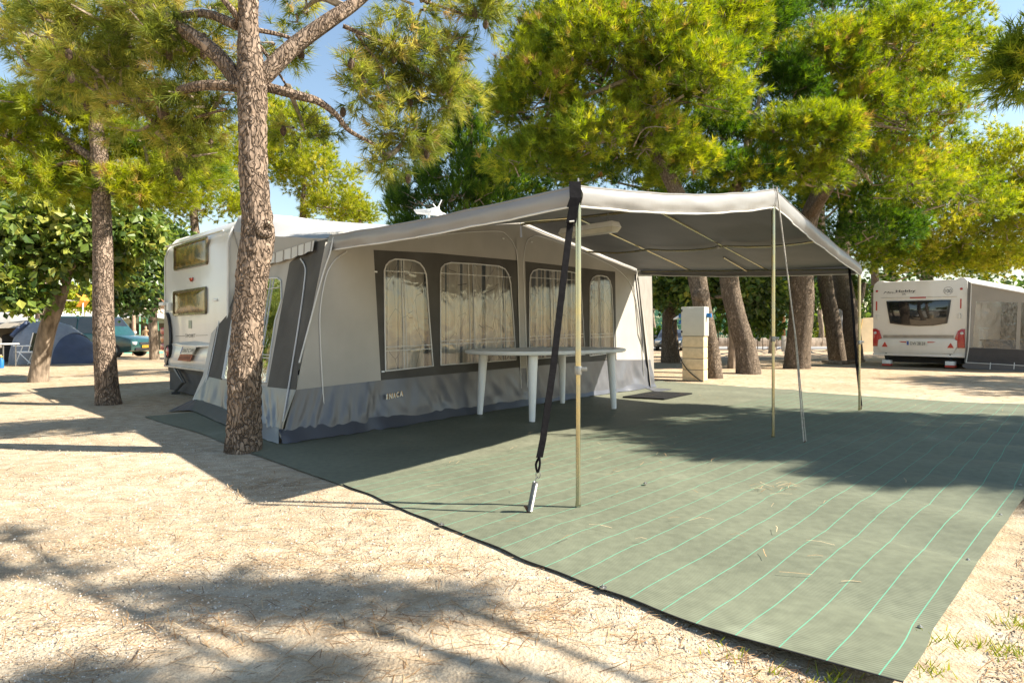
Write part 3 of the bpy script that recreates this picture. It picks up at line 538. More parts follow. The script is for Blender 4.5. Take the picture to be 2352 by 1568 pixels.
tree('pine_tree', 'slim bent pine standing alone on the shaded gravel left of the white caravan', 'pines on the pitch',
    [trunk([(250, 928), (246, 890), (238, 750), (236, 560), (231, 420), (228, 350), (222, 290), (236, 200), (245, 120)], Z2, [58, 48, 43, 40, 36, 36, 30, 26, 20])],
    [B(120, 255, 7.6, 120, 50, .7, 34), B(300, 440, 7.9, 110, 38, .6, 34), B(110, 425, 7.8, 110, 55, .7, 34), B(30, 320, 8, 80, 90, .7, 30), B(330, 330, 8, 100, 50, .6, 28), B(430, 400, 8.2, 70, 45, .5, 20), B(200, 180, 7.8, 120, 60, .7, 30), B(180, 350, 8, 50, 30, .5, 9)],
    12, leafmat=PINE, clumpR=0.26, tuft=18, needles=24, nl=0.13, w=0.0095, twigL=0.07, spread=.95, droop=0.15, up=0.3, branchy=0.7, tint0=0.56, shell=0.3,
    limbs=[([PD(218, 368, Z2), PD(160, 328, 7.6), PD(122, 300, 7.6), PD(90, 265, 7.7)], [.055, .05, .045, .03]), ([PD(240, 378, Z2), PD(280, 386, 7.6), PD(323, 402, 7.8)], [.04, .03, .018]), ([PD(216, 378, Z2), PD(158, 374, 7.5), PD(95, 392, 7.6)], [.035, .028, .016])])
# big pines right of the awning
R1 = [B(1430, 150, 12.6, 240, 150, 1.6, 135), B(1230, 250, 12.6, 110, 130, 1.2, 80), B(1570, 220, 12.2, 150, 140, 1.4, 80), B(1400, 340, 12.2, 200, 75, 1.2, 70), B(1490, 20, 13.2, 250, 90, 1.5, 75), B(1660, 70, 13.2, 80, 100, 1.0, 36), B(1230, 380, 12.6, 105, 55, 1.0, 34), B(1290, 110, 13, 110, 100, 1.0, 60), B(1560, 390, 12.4, 90, 40, .8, 20), B(1370, -90, 13, 200, 70, 1.4, 36)]
bR1 = G(1640, 868); tree('pine_tree', 'leaning pine with a sawn off knot behind the power post', 'big pines behind the canopy',
    [trunk([(1640, 868), (1632, 800), (1612, 700), (1598, 620), (1570, 480), (1500, 330), (1450, 180), (1440, 20)], bR1.y, [42, 38, 40, 42, 36, 30, 24, 16], 0.06)], R1, 21, bark=BARK_G, clumpR=0.40, tuft=26, needles=24, nl=0.17, w=0.0125, twigL=0.10, spread=.85, up=0.5, branchy=0.75, tint0=0.52, cones=90,
    knots=[MB().lathe(PD(1612, 678, bR1.y - 0.05), [(0.13, -0.1), (0.13, 0.05), (0.12, 0.06), (0.01, 0.06)], 14, ax=(Vector((1, 0, 0)), Vector((0, 0, 1)), Vector((0.35, -0.93, 0)).normalized()))])
bR2 = G(1720, 858); tree('pine_tree', 'stout pine leaning toward the awning with a bare orange scar near its base', 'big pines behind the canopy',
    [trunk([(1720, 858), (1712, 800), (1690, 720), (1674, 630), (1680, 480), (1710, 380)], bR2.y, [58, 46, 42, 42, 36, 22], 0.12)],
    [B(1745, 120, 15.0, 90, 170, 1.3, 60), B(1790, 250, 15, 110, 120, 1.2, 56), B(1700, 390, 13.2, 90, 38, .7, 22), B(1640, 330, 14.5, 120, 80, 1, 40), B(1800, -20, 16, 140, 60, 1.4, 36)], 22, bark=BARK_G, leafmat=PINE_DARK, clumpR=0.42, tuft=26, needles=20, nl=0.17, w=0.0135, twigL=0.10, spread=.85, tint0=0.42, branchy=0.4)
bR3 = G(1830, 845); tree('pine_tree', 'straight thick pine trunk with a small knot seen beyond the guy rope', 'big pines behind the canopy',
    [trunk([(1830, 845), (1834, 790), (1842, 700), (1842, 620), (1856, 510), (1885, 440), (1910, 380), (1960, 280)], bR3.y, [60, 52, 52, 50, 40, 38, 30, 18], 0.02)],
    [B(1852, 318, 13.4, 112, 62, .9, 62), B(1840, 400, 13.5, 90, 35, .6, 26), B(1720, 400, 13.2, 65, 28, .5, 16), B(1880, 145, 15, 120, 85, 1.1, 70), B(2050, 130, 15.6, 140, 110, 1.3, 66), B(2080, 300, 15.6, 160, 105, 1.4, 70), B(2000, 420, 16, 190, 80, 1.4, 60), B(1975, 235, 14.8, 60, 50, .7, 22)], 23, bark=BARK_G, clumpR=0.38, tuft=26, needles=24, nl=0.17, w=0.0125, twigL=0.10, spread=.85, up=0.5, tint0=0.54, branchy=0.7, cones=80,
    limbs=[([PD(1860, 500, bR3.y + .1), PD(1900, 440, 14.4), PD(1935, 400, 14.2)], [.14, .11, .06])],
    knots=[MB().lathe(PD(1858, 668, bR3.y - 0.2), [(0.08, -0.06), (0.08, 0.02), (0.05, 0.035), (0.01, 0.02)], 12, ax=(Vector((1, 0, 0)), Vector((0, 0, 1)), Vector((0.2, -0.97, 0)).normalized()))])
bR4 = G(1925, 832); tree('pine_tree', 'brown leaning pine trunk between the canopy strap and the tan tent', 'big pines behind the canopy',
    [trunk([(1925, 832), (1912, 740), (1900, 680), (1890, 600), (1880, 480), (1900, 300)], bR4.y, [38, 34, 32, 31, 26, 18], 0.1)],
    [B(2010, 540, 17, 110, 60, 1.0, 40), B(1930, 470, 17.5, 110, 70, 1.0, 36), B(1920, 40, 18, 170, 90, 1.6, 56)], 24, bark=BARK_G, leafmat=PINE_DARK, clumpR=0.42, tuft=26, needles=18, nl=0.15, w=0.017, twigL=0.09, spread=.9, tint0=0.5, branchy=0.4)
bR5 = G(1958, 829); tree('pine_tree', 'dark shaded pine trunk close behind the far canopy pole', 'big pines behind the canopy',
    [trunk([(1958, 829), (1950, 740), (1938, 660), (1930, 600), (1950, 450), (2000, 250)], bR5.y, [48, 42, 38, 34, 28, 18], 0.15)],
    [B(2180, 200, 18.5, 150, 130, 1.5, 66), B(2170, 470, 18, 150, 90, 1.3, 60), B(2110, 50, 19, 140, 90, 1.5, 44)], 25, bark=BARK_G, clumpR=0.45, tuft=28, needles=18, nl=0.16, w=0.018, twigL=0.09, spread=.9, tint0=0.5, branchy=0.4,
    limbs=[([PD(1945, 720, bR5.y), PD(1975, 690, bR5.y + .2), PD(1985, 650, bR5.y + .3)], [.12, .09, .07])])
bR0 = G(1540, 833); tree('pine_tree', 'dark straight pine trunk between the awning corner and the power post', 'big pines behind the canopy',
    [trunk([(1540, 833), (1538, 760), (1537, 680), (1534, 600), (1528, 450), (1520, 250)], bR0.y, [46, 35, 31, 28, 24, 16], 0.1)],
    [B(1520, 250, 18, 150, 120, 1.5, 46), B(1420, 420, 18.5, 170, 70, 1.5, 44), B(1600, 480, 18, 130, 60, 1.2, 36)], 26, bark=BARK_G, leafmat=PINE_DARK, clumpR=0.45, tuft=22, needles=16, nl=0.18, w=0.02, tint0=0.4, branchy=0.2)
for i, (bx, by, lab, blobs) in enumerate([
    (2130, 800, 'bright yellow green pine rising behind the cream caravan awning', [B(2290, 400, 21, 100, 110, 1.8, 56), B(2340, 520, 21, 100, 90, 1.6, 44), B(2230, 560, 22, 130, 70, 1.8, 56), B(2320, 610, 24, 130, 45, 1.8, 50), B(2160, 610, 25, 120, 45, 1.8, 40), B(2420, 450, 22, 90, 120, 1.8, 40)]),
    (2045, 800, 'forked pine behind the cream caravan roof', [B(2050, 520, 23, 120, 80, 1.8, 44), B(2140, 420, 23, 140, 90, 1.8, 44), B(1990, 590, 23, 100, 55, 1.6, 44), B(2080, 600, 24, 120, 50, 1.6, 40)])]):
    g = G(bx, by); Zb = g.y
    tree('pine_tree', lab, 'pines behind the cream caravan', [trunk([(bx, by), (bx + 4, 680), (bx - 6, 600), (bx - 16, 500), (bx + 10, 420)], Zb, [28, 24, 22, 17, 10])], blobs, 31 + i, bark=BARK_G, leafmat=PINE_BRIGHT if i == 0 else PINE, clumpR=0.5, tuft=26, needles=17, nl=0.17, w=0.021, twigL=0.10, spread=.9, tint0=0.5, branchy=0.4,
         limbs=[([PD(bx, 660, Zb), PD(bx - 40, 610, Zb), PD(bx - 60, 560, Zb)], [.11, .08, .05]), ([PD(bx, 650, Zb), PD(bx + 40, 600, Zb), PD(bx + 70, 570, Zb)], [.10, .08, .05])])
g = G(2010, 806); tree('pine_tree', 'broad dark pine filling the background between the trunks and the cream caravan', 'pines behind the cream caravan', [trunk([(2010, 806), (2012, 700), (2006, 560), (2000, 400)], g.y, [20, 18, 15, 8])],
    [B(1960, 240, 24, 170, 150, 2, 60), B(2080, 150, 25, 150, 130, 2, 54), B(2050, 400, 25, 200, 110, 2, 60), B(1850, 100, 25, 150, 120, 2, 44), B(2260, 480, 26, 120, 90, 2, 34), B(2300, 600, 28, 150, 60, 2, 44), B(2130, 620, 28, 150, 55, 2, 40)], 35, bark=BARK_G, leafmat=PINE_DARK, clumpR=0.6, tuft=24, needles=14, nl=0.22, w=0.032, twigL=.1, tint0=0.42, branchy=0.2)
g = G(1330, 800); tree('pine_tree', 'dark pine behind the awning roof left of the leaning pine', 'pines behind the awning', [([Vector((PD(1330, 763, 21).x, 21, gz(21))), PD(1335, 600, 21), PD(1330, 420, 21)], [.2, .16, .08])],
    [B(1250, 400, 21, 130, 90, 1.8, 44), B(1380, 300, 22, 150, 130, 1.8, 50), B(1560, 330, 22, 140, 130, 1.8, 40), B(1180, 460, 21, 100, 60, 1.5, 26)], 36, leafmat=PINE_DARK, clumpR=0.6, tuft=24, needles=14, nl=0.22, w=0.03, twigL=.1, tint0=0.4, branchy=0.2)
# young dark pine behind the awning roof
g = Vector((PD(1070, 700, 15.5).x, 15.5, gz(15.5)))
yb = [B(1085, 235, 15.5, 26, 30, .35, 9), B(1080, 290, 15.5, 55, 35, .6, 16), B(1075, 350, 15.5, 90, 40, .9, 26), B(1060, 415, 15.5, 130, 45, 1.3, 40), B(1045, 475, 15.5, 165, 45, 1.5, 50), B(1160, 430, 16, 70, 80, 1, 24), B(1050, 540, 15.5, 180, 45, 1.5, 36), B(905, 450, 15.6, 40, 40, .5, 9)]
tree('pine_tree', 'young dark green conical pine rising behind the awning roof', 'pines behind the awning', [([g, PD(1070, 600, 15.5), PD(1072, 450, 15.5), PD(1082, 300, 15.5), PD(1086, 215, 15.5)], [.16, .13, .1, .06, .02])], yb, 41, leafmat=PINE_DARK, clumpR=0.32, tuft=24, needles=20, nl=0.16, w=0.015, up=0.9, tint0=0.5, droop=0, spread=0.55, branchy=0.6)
for i, (tx, Z, lab, blobs) in enumerate([
    (700, 23, 'sunlit yellow green pine showing between the near trunk and the sky gap', [B(690, 320, 23, 75, 85, 1.6, 50), B(730, 420, 23, 95, 70, 1.7, 50), B(640, 400, 23, 80, 90, 1.6, 44), B(780, 480, 23, 75, 35, 1.4, 30), B(640, 270, 23, 40, 40, .9, 12)]),
    (450, 20, 'sunlit yellow green pine rising above the caravan rear roof', [B(450, 410, 20, 100, 80, 1.7, 56), B(350, 440, 20, 100, 60, 1.6, 44), B(520, 350, 21, 70, 70, 1.4, 30), B(470, 480, 20, 100, 40, 1.4, 30)]),
    (90, 24, 'pale green pine far behind the broadleaf trees', [B(80, 400, 24, 140, 90, 2, 70), B(200, 450, 24, 120, 70, 1.8, 56), B(20, 520, 24, 100, 70, 1.6, 40), B(260, 380, 25, 120, 80, 2, 50), B(130, 560, 25, 150, 50, 2, 40)]),
    (830, 30, 'small far pine low in the sky gap above the awning roof', [B(830, 490, 30, 40, 22, 1.2, 16), B(770, 505, 30, 90, 25, 1.5, 24)])]):
    tree('pine_tree', lab, 'sunlit pines behind the caravan', [([Vector((PD(tx, 763, Z).x, Z, gz(Z))), PD(tx + 6, 620, Z), PD(tx - 4, 500, Z), PD(tx, 400 if Z < 26 else 485, Z)], [.2, .17, .13, .05])], blobs, 51 + i, leafmat=PINE_BRIGHT, clumpR=0.5, tuft=26, needles=17, nl=0.17, w=0.021, twigL=0.10, spread=.9, tint0=0.5, branchy=0.4)
# pines outside the frame whose shade falls on the gravel and the mat
tree('pine_tree', 'pine standing right of the striped mat, branch tips hanging at the picture edge', 'pines on the pitch', [([Vector((10.6, 3.4, -.05)), Vector((10.5, 3.6, 2.5)), Vector((10.2, 3.9, 5)), Vector((9.9, 4.2, 7.5))], [.2, .17, .13, .06])],
    [(V3(7.2, 5.8, 4.9), (1.6, .8, .5), 60), (V3(8.3, 4.3, 5.2), (1.5, .8, .6), 60), (V3(9.2, 5.2, 5.0), (1.5, .9, .6), 56), (V3(9.8, 4.2, 6.2), (1.7, 1.0, .7), 50), (V3(6.6, 5.0, 4.4), (1.1, .5, .3), 22), B(2362, 155, 6.6, 55, 60, .35, 13), (V3(6.9, 6.5, 4.2), (.8, .5, .4), 8), (V3(8.6, 3.2, 5.3), (1.0, .25, .4), 26), (V3(9.6, 3.0, 5.6), (1.0, .4, .4), 24), (V3(7.3, 4.1, 5.0), (.7, .18, .3), 12), (V3(11.5, 2.6, 6.5), (1.6, 1.2, .9), 40)],
    61, clumpR=0.36, tuft=34, needles=22, nl=0.16, w=0.012, tint0=0.5, up=.2, droop=.2,
    limbs=[([Vector((10.35, 3.8, 4)), Vector((8.6, 5, 4.3)), Vector((7, 6.2, 4.0)), PD(2350, 165, 6.6)], [.09, .07, .05, .02])])
tree('pine_tree', 'pine standing beside the gravel in the foreground, its shade falling across it', 'pines on the pitch', [([Vector((6.2, -0.3, -.05)), Vector((6.1, -.2, 2.5)), Vector((5.8, 0.2, 5)), Vector((5.4, .6, 7))], [.17, .14, .1, .05])],
    [(V3(2.65, 1.73, 3.2), (.62, .06, .16), 13), (V3(3.2, 1.66, 3.25), (.5, .05, .14), 6), (V3(2.2, 1.80, 3.15), (.3, .04, .12), 4), (V3(2.65, 1.20, 3.3), (.45, .09, .15), 12), (V3(3.3, 1.08, 3.4), (.45, .10, .15), 8), (V3(1.45, 1.97, 3.2), (.32, .04, .1), 5), (V3(1.15, 2.33, 3.2), (.25, .03, .08), 2), (V3(6.0, 0.0, 7), (1.2, .6, .6), 20)],
    62, clumpR=0.13, tuft=12, needles=26, nl=0.13, w=0.0055, tint0=0.5, up=.2, droop=.2)
# more pines of the campsite standing right of the view: their shade falls between the trunks
for i, (tx, ty, lab) in enumerate(((27.0, 15.0, 'tall pine right of the cream caravan awning'), (24.0, 20.5, 'tall pine behind the porch awning'), (17.5, 9.5, 'pine between the striped mat and the porch awning'))):
    h = (8.5, 9.0, 6.5)[i]; cb_ = [(V3(tx + a, ty + b, h + c), (2.0, 1.5, .9), 34) for a, b, c in ((-1.5, .3, -.6), (1.2, -.4, 0), (-.2, .9, .8), (-2.6, -.8, -1.2))]
    tree('pine_tree', lab, 'pines right of the view', [([Vector((tx, ty, gz(ty) - .05)), Vector((tx + .1, ty, h * .4)), Vector((tx - .1, ty + .1, h * .75)), Vector((tx, ty, h))], [.24, .2, .15, .07])], cb_, 64 + i, bark=BARK_G, clumpR=0.5, tuft=22, needles=12, nl=0.2, w=0.03, tint0=.5)
# broadleaf trees
bm_ = G(86, 877); tree('mulberry_tree', 'leaning pale trunked broadleaf tree in front of the blue dome tent', 'broadleaf trees', [trunk([(86, 877), (92, 840), (108, 760), (130, 695), (146, 640), (152, 600)], bm_.y, [42, 36, 34, 33, 30, 26])],
    [B(80, 545, 11, 120, 40, 1.3, 30), B(230, 560, 11.2, 110, 45, 1.2, 30), B(40, 590, 10.8, 60, 30, .7, 14), B(310, 540, 11.3, 60, 40, .9, 20), B(160, 500, 11.3, 120, 25, 1, 22), B(10, 670, 10.2, 40, 30, .4, 10), B(30, 500, 11.5, 60, 30, 1, 12), B(200, 610, 11.2, 80, 25, .8, 16)], 71, bark=BARK_S, leafmat=BROAD, kind='broad', clumpR=0.36, tuft=12, needles=7, twigL=0.10, droop=0.55, leaf=0.17, tint0=0.72, up=0.1, branchy=0.7,
    limbs=[([PD(148, 630, 11), PD(100, 590, 11), PD(40, 560, 10.8)], [.08, .06, .04]), ([PD(150, 620, 11), PD(200, 580, 11.1), PD(270, 560, 11.2)], [.08, .06, .03])])
bm2 = G(355, 826); tree('mulberry_tree', 'dark crowned broadleaf tree just behind the rear lamps of the caravan', 'broadleaf trees', [trunk([(355, 826), (352, 760), (350, 700), (348, 640), (340, 600)], bm2.y, [22, 19, 19, 18, 12])],
    [B(330, 640, 17.5, 75, 45, 1.0, 40), B(290, 690, 17.3, 50, 22, .7, 16), B(360, 570, 18, 70, 50, 1.0, 36), B(270, 600, 18, 60, 50, 1, 26)], 72, bark=BARK_S, leafmat=BROAD, kind='broad', clumpR=0.4, tuft=14, needles=7, twigL=0.12, droop=0.5, leaf=0.18, tint0=0.4)
for i, (tx, ty, wd, lab, lm, blobs) in enumerate([
    (190, 800, 8, 'small lime green tree behind the green van', BROAD_Y, [B(190, 695, 33, 34, 30, .9, 30), B(150, 690, 33, 26, 22, .8, 16)]),
    (1680, 845, 14, 'dark forked broadleaf tree beyond the power post', BROAD, [B(1660, 660, 17, 100, 40, 1.4, 60), B(1560, 670, 18, 70, 40, 1.2, 40), B(1720, 680, 17.5, 60, 35, 1, 26)]),
    (1773, 811, 12, 'glossy leaved broadleaf tree beside the wooden post', BROAD, [B(1760, 690, 21, 60, 35, 1.3, 40), B(1720, 700, 21.5, 50, 35, 1.2, 26), B(1800, 680, 21, 60, 40, 1.2, 30), B(1745, 735, 21, 35, 25, .8, 16)]),
    (1885, 795, 10, 'broadleaf tree over the palm by the road', BROAD, [B(1890, 670, 24, 60, 35, 1.3, 40), B(1870, 640, 25, 60, 30, 1.3, 24)]),
    (1500, 795, 9, 'green broadleaf tree above the parked cars', BROAD, [B(1505, 680, 26, 40, 45, 1.3, 36), B(1480, 640, 26, 60, 40, 1.3, 26)])]):
    g = G(tx, ty); Zb = g.y
    tree('broadleaf_tree', lab, 'broadleaf trees', [trunk([(tx, ty), (tx + 2, (ty + 720) / 2), (tx - 2, 720), (tx, 680)], Zb, [wd * 1.4, wd * 1.1, wd, wd * .7])], blobs, 81 + i, bark=BARK_S, leafmat=lm, kind='broad', clumpR=0.45, tuft=14, needles=6, twigL=0.14, droop=0.4, leaf=0.20, tint0=0.5 if i else .6)
# row of small cypresses along the road
cy = None
for i, (cx_, yb, hp) in enumerate([(1503, 778, 46), (1514, 778, 50), (1650, 790, 84), (1672, 790, 74), (1696, 792, 70), (1712, 792, 60), (1726, 793, 58), (1740, 793, 56), (1752, 794, 58), (1764, 794, 54), (1784, 795, 50), (1795, 795, 48)]):
    Z = 41.5 + 0.2 * (i % 3); p = Vector((PD(cx_, 763, Z).x, Z, gz(Z)))
    if cy is None:
        cy = tree('cypress', 'narrow young cypress in a row along the far road', 'young cypresses along the road', [([p, p + Vector((0, 0, .8)), p + Vector((0.02, 0, 1.9))], [.035, .03, .015])],
            [((p.x, p.y, p.z + 1.0), (.26, .26, .25), 8), ((p.x, p.y, p.z + 1.35), (.24, .24, .3), 8), ((p.x, p.y, p.z + 1.7), (.13, .13, .3), 6)], 99, leafmat=PINE_DARK, clumpR=0.16, tuft=18, needles=14, nl=0.12, w=0.02, tint0=0.4, up=1.2, droop=-0.2, spread=0.4)
        cy['category'] = 'cypress'; root = cy
    else:
        root = cy.copy(); COL.objects.link(root)
        for ch in list(cy.children):
            c = ch.copy(); COL.objects.link(c); c.parent = root
    root.location = p; s = hp * Z / F / 2.1; root.scale = (s, s, s * 1.1); root.rotation_euler = (0, 0, i * 1.3)
# far woodland
rw = np.random.default_rng(5); T = 26000; fx = rw.uniform(-75, 80, T); hgt = np.array([7.0 + 3.5 * noise.noise(Vector((a * 0.09, 1, 0))) + 2.2 * noise.noise(Vector((a * 0.4, 2, 0))) for a in fx])
fy = 60 + rw.uniform(0, 8, T) + 0.002 * fx ** 2; fz = np.array([gz(a) for a in fy]) + hgt * rw.random(T) ** 0.8
Dw = unit(rw.normal(size=(T, 3)) + np.array([0, -.4, .3])); tv = leaf_quads(np.stack([fx, fy, fz], -1), Dw, 0.75, rw)
o = array_mesh('far_woodland', tv, 3, BROAD, tint=np.repeat(np.clip(rw.normal(.5, .2, T), 0, 1), 6)); tag(o, 'distant belt of mixed green woodland behind the campsite', 'woodland', kind='stuff')
# ------------------------------------------------------------------ white caravan
UP = Vector((0, 0, 1))
CD, CN0, CN1, CD1 = 2.88, 7.75, 10.27, 8.9
CAR = thing('caravan', 'white caravan with two amber rear windows behind the grey awning', 'caravan', tuple(DN(CD + 3, 9, 0)))
prof = [(0, .40), (0, 2.06), (.05, 2.22), (.16, 2.36), (.34, 2.44), (.8, 2.475), (5.3, 2.475), (5.7, 2.40), (5.95, 2.1), (6.02, 1.2), (6.0, .40)]
MB().prism([DN(CD + a, CN0, z) for a, z in prof], NV * (CN1 - CN0)).build('body', WHITEB, CAR, bevel=0.028)
MB().prism([DN(CD + 0.02, CN0 + .06, .40), DN(CD + 5.9, CN0 + .06, .40), DN(CD + 5.9, CN0 + .06, .33), DN(CD + .02, CN0 + .06, .33)], NV * (CN1 - CN0 - .12)).build('underframe', BLACK, CAR)
def rear(x, y, o=0.0): return PDd(x, y, CD - o)
def frame_panel(name, px, plane, nrm, outer, inset, depth, matf, matp, parent, rad=0.03, dome=0.02):
    """window: rounded frame ring plus domed pane (sub-part)"""
    P = [plane(*p) for p in px]; c = sum(P, Vector()) / 4
    r = (P[1] - P[0]).normalized(); u = nrm.cross(r).normalized(); u = u if u.z > 0 else -u
    w = ((P[1] - P[0]).length + (P[2] - P[3]).length) / 2; h = ((P[3] - P[0]).length + (P[2] - P[1]).length) / 2
    def ringpts(w, h, rd, o):
        out = []
        for sx, sy, a0 in ((1, 1, 0), (-1, 1, 90), (-1, -1, 180), (1, -1, 270)):
            for k in range(5):
                a = math.radians(a0 + 22.5 * k); out.append(c + r * (sx * (w / 2 - rd) + rd * math.cos(a)) + u * (sy * (h / 2 - rd) + rd * math.sin(a)) + nrm * o)
        return out
    A, Bq, C_, D_ = ringpts(w, h, rad, 0.004), ringpts(w - .012, h - .012, rad, depth), ringpts(w - 2 * inset, h - 2 * inset, rad * .7, depth), ringpts(w - 2 * inset, h - 2 * inset, rad * .7, depth * .4)
    fm = MB(); n = len(A); vs = A + Bq + C_ + D_; fs = []
    for L in range(3):
        for k in range(n): fs.append((L * n + k, L * n + (k + 1) % n, (L + 1) * n + (k + 1) % n, (L + 1) * n + k))
    fm.add(vs, fs); fo = fm.build(name, matf, parent)
    pn = MB(); rings = [ringpts((w - 2 * inset) * s, (h - 2 * inset) * s, rad * .7 * s, depth * .5 + dome * (1 - s ** 3)) for s in (1, .93, .8, .5)]
    vs = sum(rings, []) + [c + nrm * (depth * .5 + dome)]; fs = []
    for L in range(3):
        for k in range(n): fs.append((L * n + k, L * n + (k + 1) % n, (L + 1) * n + (k + 1) % n, (L + 1) * n + k))
    for k in range(n): fs.append((3 * n + k, 3 * n + (k + 1) % n, 4 * n))
    pn.add(vs, fs); pn.build('pane', matp, fo); return fo
AMBF = mat('bronze_window_frame', (0.13, 0.095, 0.05), 0.25, var=0.2, coat=0.5)
for q in ([(403, 566), (480, 542), (479, 607), (403, 624)], [(401, 669), (478, 657), (476, 722), (401, 726)]):
    frame_panel('window', q, rear, -DV, 1, .035, .03, AMBF, BRONZEG, CAR, rad=.05, dome=.03)
TRIMW = mat('caravan_trim', (0.62, 0.60, 0.55), 0.35, metal=0.2, var=0.1)
MB().tube([rear(381, 567, .004), rear(513, 529, .004)], .012, 6).build('rear_trim', TRIMW, CAR)
MB().tube([DN(CD + a - .004, CN0 - .012, z) for a, z in [(0, .45)] + prof[1:7]], .018, 6).build('awning_rail', PIPING, CAR)
MB().tube([DN(CD + a - .004, CN1 + .004, z) for a, z in [(0, .45)] + prof[1:7]], .014, 6).build('edge_rail', TRIMW, CAR)
c0 = rear(440, 638, .012); hl = [c0 + NV * (-.075 + .15 * k / 10) + UP * (-(.055) * math.sin(math.pi * k / 10)) for k in range(11)]
MB().prism(hl, -DV * .015).build('marker_light', REDL, CAR, bevel=.003)
MB().tube([rear(403, 772, .006), rear(425, 771, .006)], .003, 4).build('pinstripe', INK, CAR); MB().tube([rear(450, 770.5, .006), rear(476, 769.5, .006)], .003, 4).build('pinstripe', INK, CAR)
rr = -NV; a = rear(426, 775, .008); bq = rear(448.5, 774, .008)
tb = text_mb('S', a, (bq - a).normalized(), UP, .085); tb = text_mb('PORT', a + (bq - a).normalized() * .062, (bq - a).normalized(), UP, .065, tb, width=(bq - a).length - .062); tb.build('lettering', INK, CAR, smooth=False)
MB().prism([rear(*p, .003) for p in ((433.5, 736), (440, 736), (440, 754), (433.5, 754))], -DV * .004).build('sticker', mat('blue_sticker', (0.22, 0.33, 0.36), .5, var=.4, vscale=40, col2=(0.5, 0.46, 0.25)), CAR)
st = [hit(*p, DN(CD + .16, 9, 2.36), (-DV + UP * 1.0).normalized()) for p in ((500, 514), (512, 500), (516, 496), (503, 511))]
# lower moulded panel with spoiler
MB().grid(lambda u, v: DN(CD - .012 - .025 * math.sin(math.pi * min(1, v * 1.15)) ** .7, CN0 + .05 + (CN1 - CN0 - .1) * u, .42 + .33 * v), 12, 10).build('rear_moulding', WHITEB, CAR)
MB().prism([DN(CD - .01, CN0 + .35, .765), DN(CD - .08, CN0 + .9, .745), DN(CD - .10, CN0 + 1.2, .745), DN(CD - .08, CN0 + 1.55, .745), DN(CD - .01, CN0 + 2.15, .765), DN(CD - .01, CN0 + 1.2, .80)], UP * -.03).build('spoiler', WHITEB, CAR, bevel=.008)
MB().tube([DN(CD - .012, CN0 + .02, .405), DN(CD - .012, CN1 - .02, .405)], .022, 6).build('bottom_rail', TRIMW, CAR)
pl = [rear(*p, .075) for p in ((421, 796), (452, 796), (444, 813), (415, 812))]; PLN = (pl[1] - pl[0]).cross(pl[3] - pl[0]).normalized(); PLN = PLN if PLN.dot(-DV) > 0 else -PLN
PLM = mat('white_plate', (0.72, 0.70, 0.62), .4, var=.08)
po = MB().prism(pl, PLN * .008).build('number_plate', PLM, CAR, smooth=False)
e1 = (pl[1] - pl[0]).normalized(); e2 = (pl[0] - pl[3]); text_mb('5567 CWJ', pl[3] + e1 * .06 + e2 * .22 + PLN * .012, e1, e2.normalized(), e2.length * .78, width=(pl[1] - pl[0]).length - .085).build('characters', INK, po, smooth=False)
MB().quad(pl[0] + PLN * .011, pl[0] + e1 * .035 + PLN * .011, pl[3] + e1 * .035 + PLN * .011, pl[3] + PLN * .011).build('blue_band', mat('plate_blue', (.05, .10, .35), .4), po, smooth=False)
p2 = [rear(*p, .075) for p in ((414.5, 813), (443.5, 814), (437.5, 830), (408.5, 827.5))]
po = MB().prism(p2, PLN * .006).build('number_plate', mat('faded_red_plate', (0.40, 0.11, 0.045), .6, var=.2, vscale=30), CAR, smooth=False)
e1 = (p2[1] - p2[0]).normalized(); e2 = p2[0] - p2[3]; text_mb('R2220BBB', p2[3] + e1 * .03 + e2 * .25 + PLN * .01, e1, e2.normalized(), e2.length * .62, width=(p2[1] - p2[0]).length - .06).build('characters', mat('faded_plate_text', (.24, .07, .035), .6), po, smooth=False)
# lamp cluster on the far rear corner
cl = MB(); lam = [(718, 2), (730, 6), (750, 9), (775, 10.5), (800, 10), (820, 8), (838, 3)]
L_ = [rear(379.5 - w * .35, y, .03) for y, w in lam]; R_ = [rear(378 + w, y, .05) for y, w in lam]; vs = L_ + R_; n = len(lam)
cl.add(vs, [(k, k + 1, n + k + 1, n + k) for k in range(n - 1)]); cl.build('lamp_panel', mat('black_lamp_panel', (.035, .038, .05), .35, var=.1), CAR, solid=.03)
for y, mm in ((760, REDL), (778, ORANGEL), (796, REDL)):
    c = rear(372, y, .02); MB().lathe(c, [(.055, -.03), (.055, 0), (.045, .02), (.02, .032)], 14, ax=(DV.cross(UP), UP, (-DV * .35 + NV * .94).normalized())).build('lamp', mm, CAR)
c = rear(389, 807, .04); lo = MB().lathe(c, [(.10, -.04), (.10, .03), (.085, .035), (.08, .02)], 20, ax=(NV, UP, -DV)).build('lamp', BLACK, CAR); MB().lathe(c - DV * .025, [(.078, -.01), (.078, .0), (.05, .014), (.01, .02)], 20, ax=(NV, UP, -DV)).build('lens', REDL, lo)
MB().box(rear(388, 704, .03), (.05, .09, .13), ax=(DV, NV, UP)).box(rear(374, 698, .05), (.06, .22, .055), ax=(DV, NV, UP)).build('grab_handle', WHITEP, CAR, bevel=.012)
MB().box(rear(494, 689, .015), (.03, .12, .03), ax=(DV, NV, UP)).build('bracket', WHITEP, CAR, bevel=.006)
dk = MB().grid(lambda u, v: DN(CD + .04 + .02 * math.sin(u * 9), CN0 + .02 + (CN1 - CN0 - .06) * u, .03 + .36 * v), 20, 3); dk.build('wind_skirt', mat('dark_wind_skirt', (.045, .045, .05), .7, var=.15, bump=.2, bscale=6), CAR)
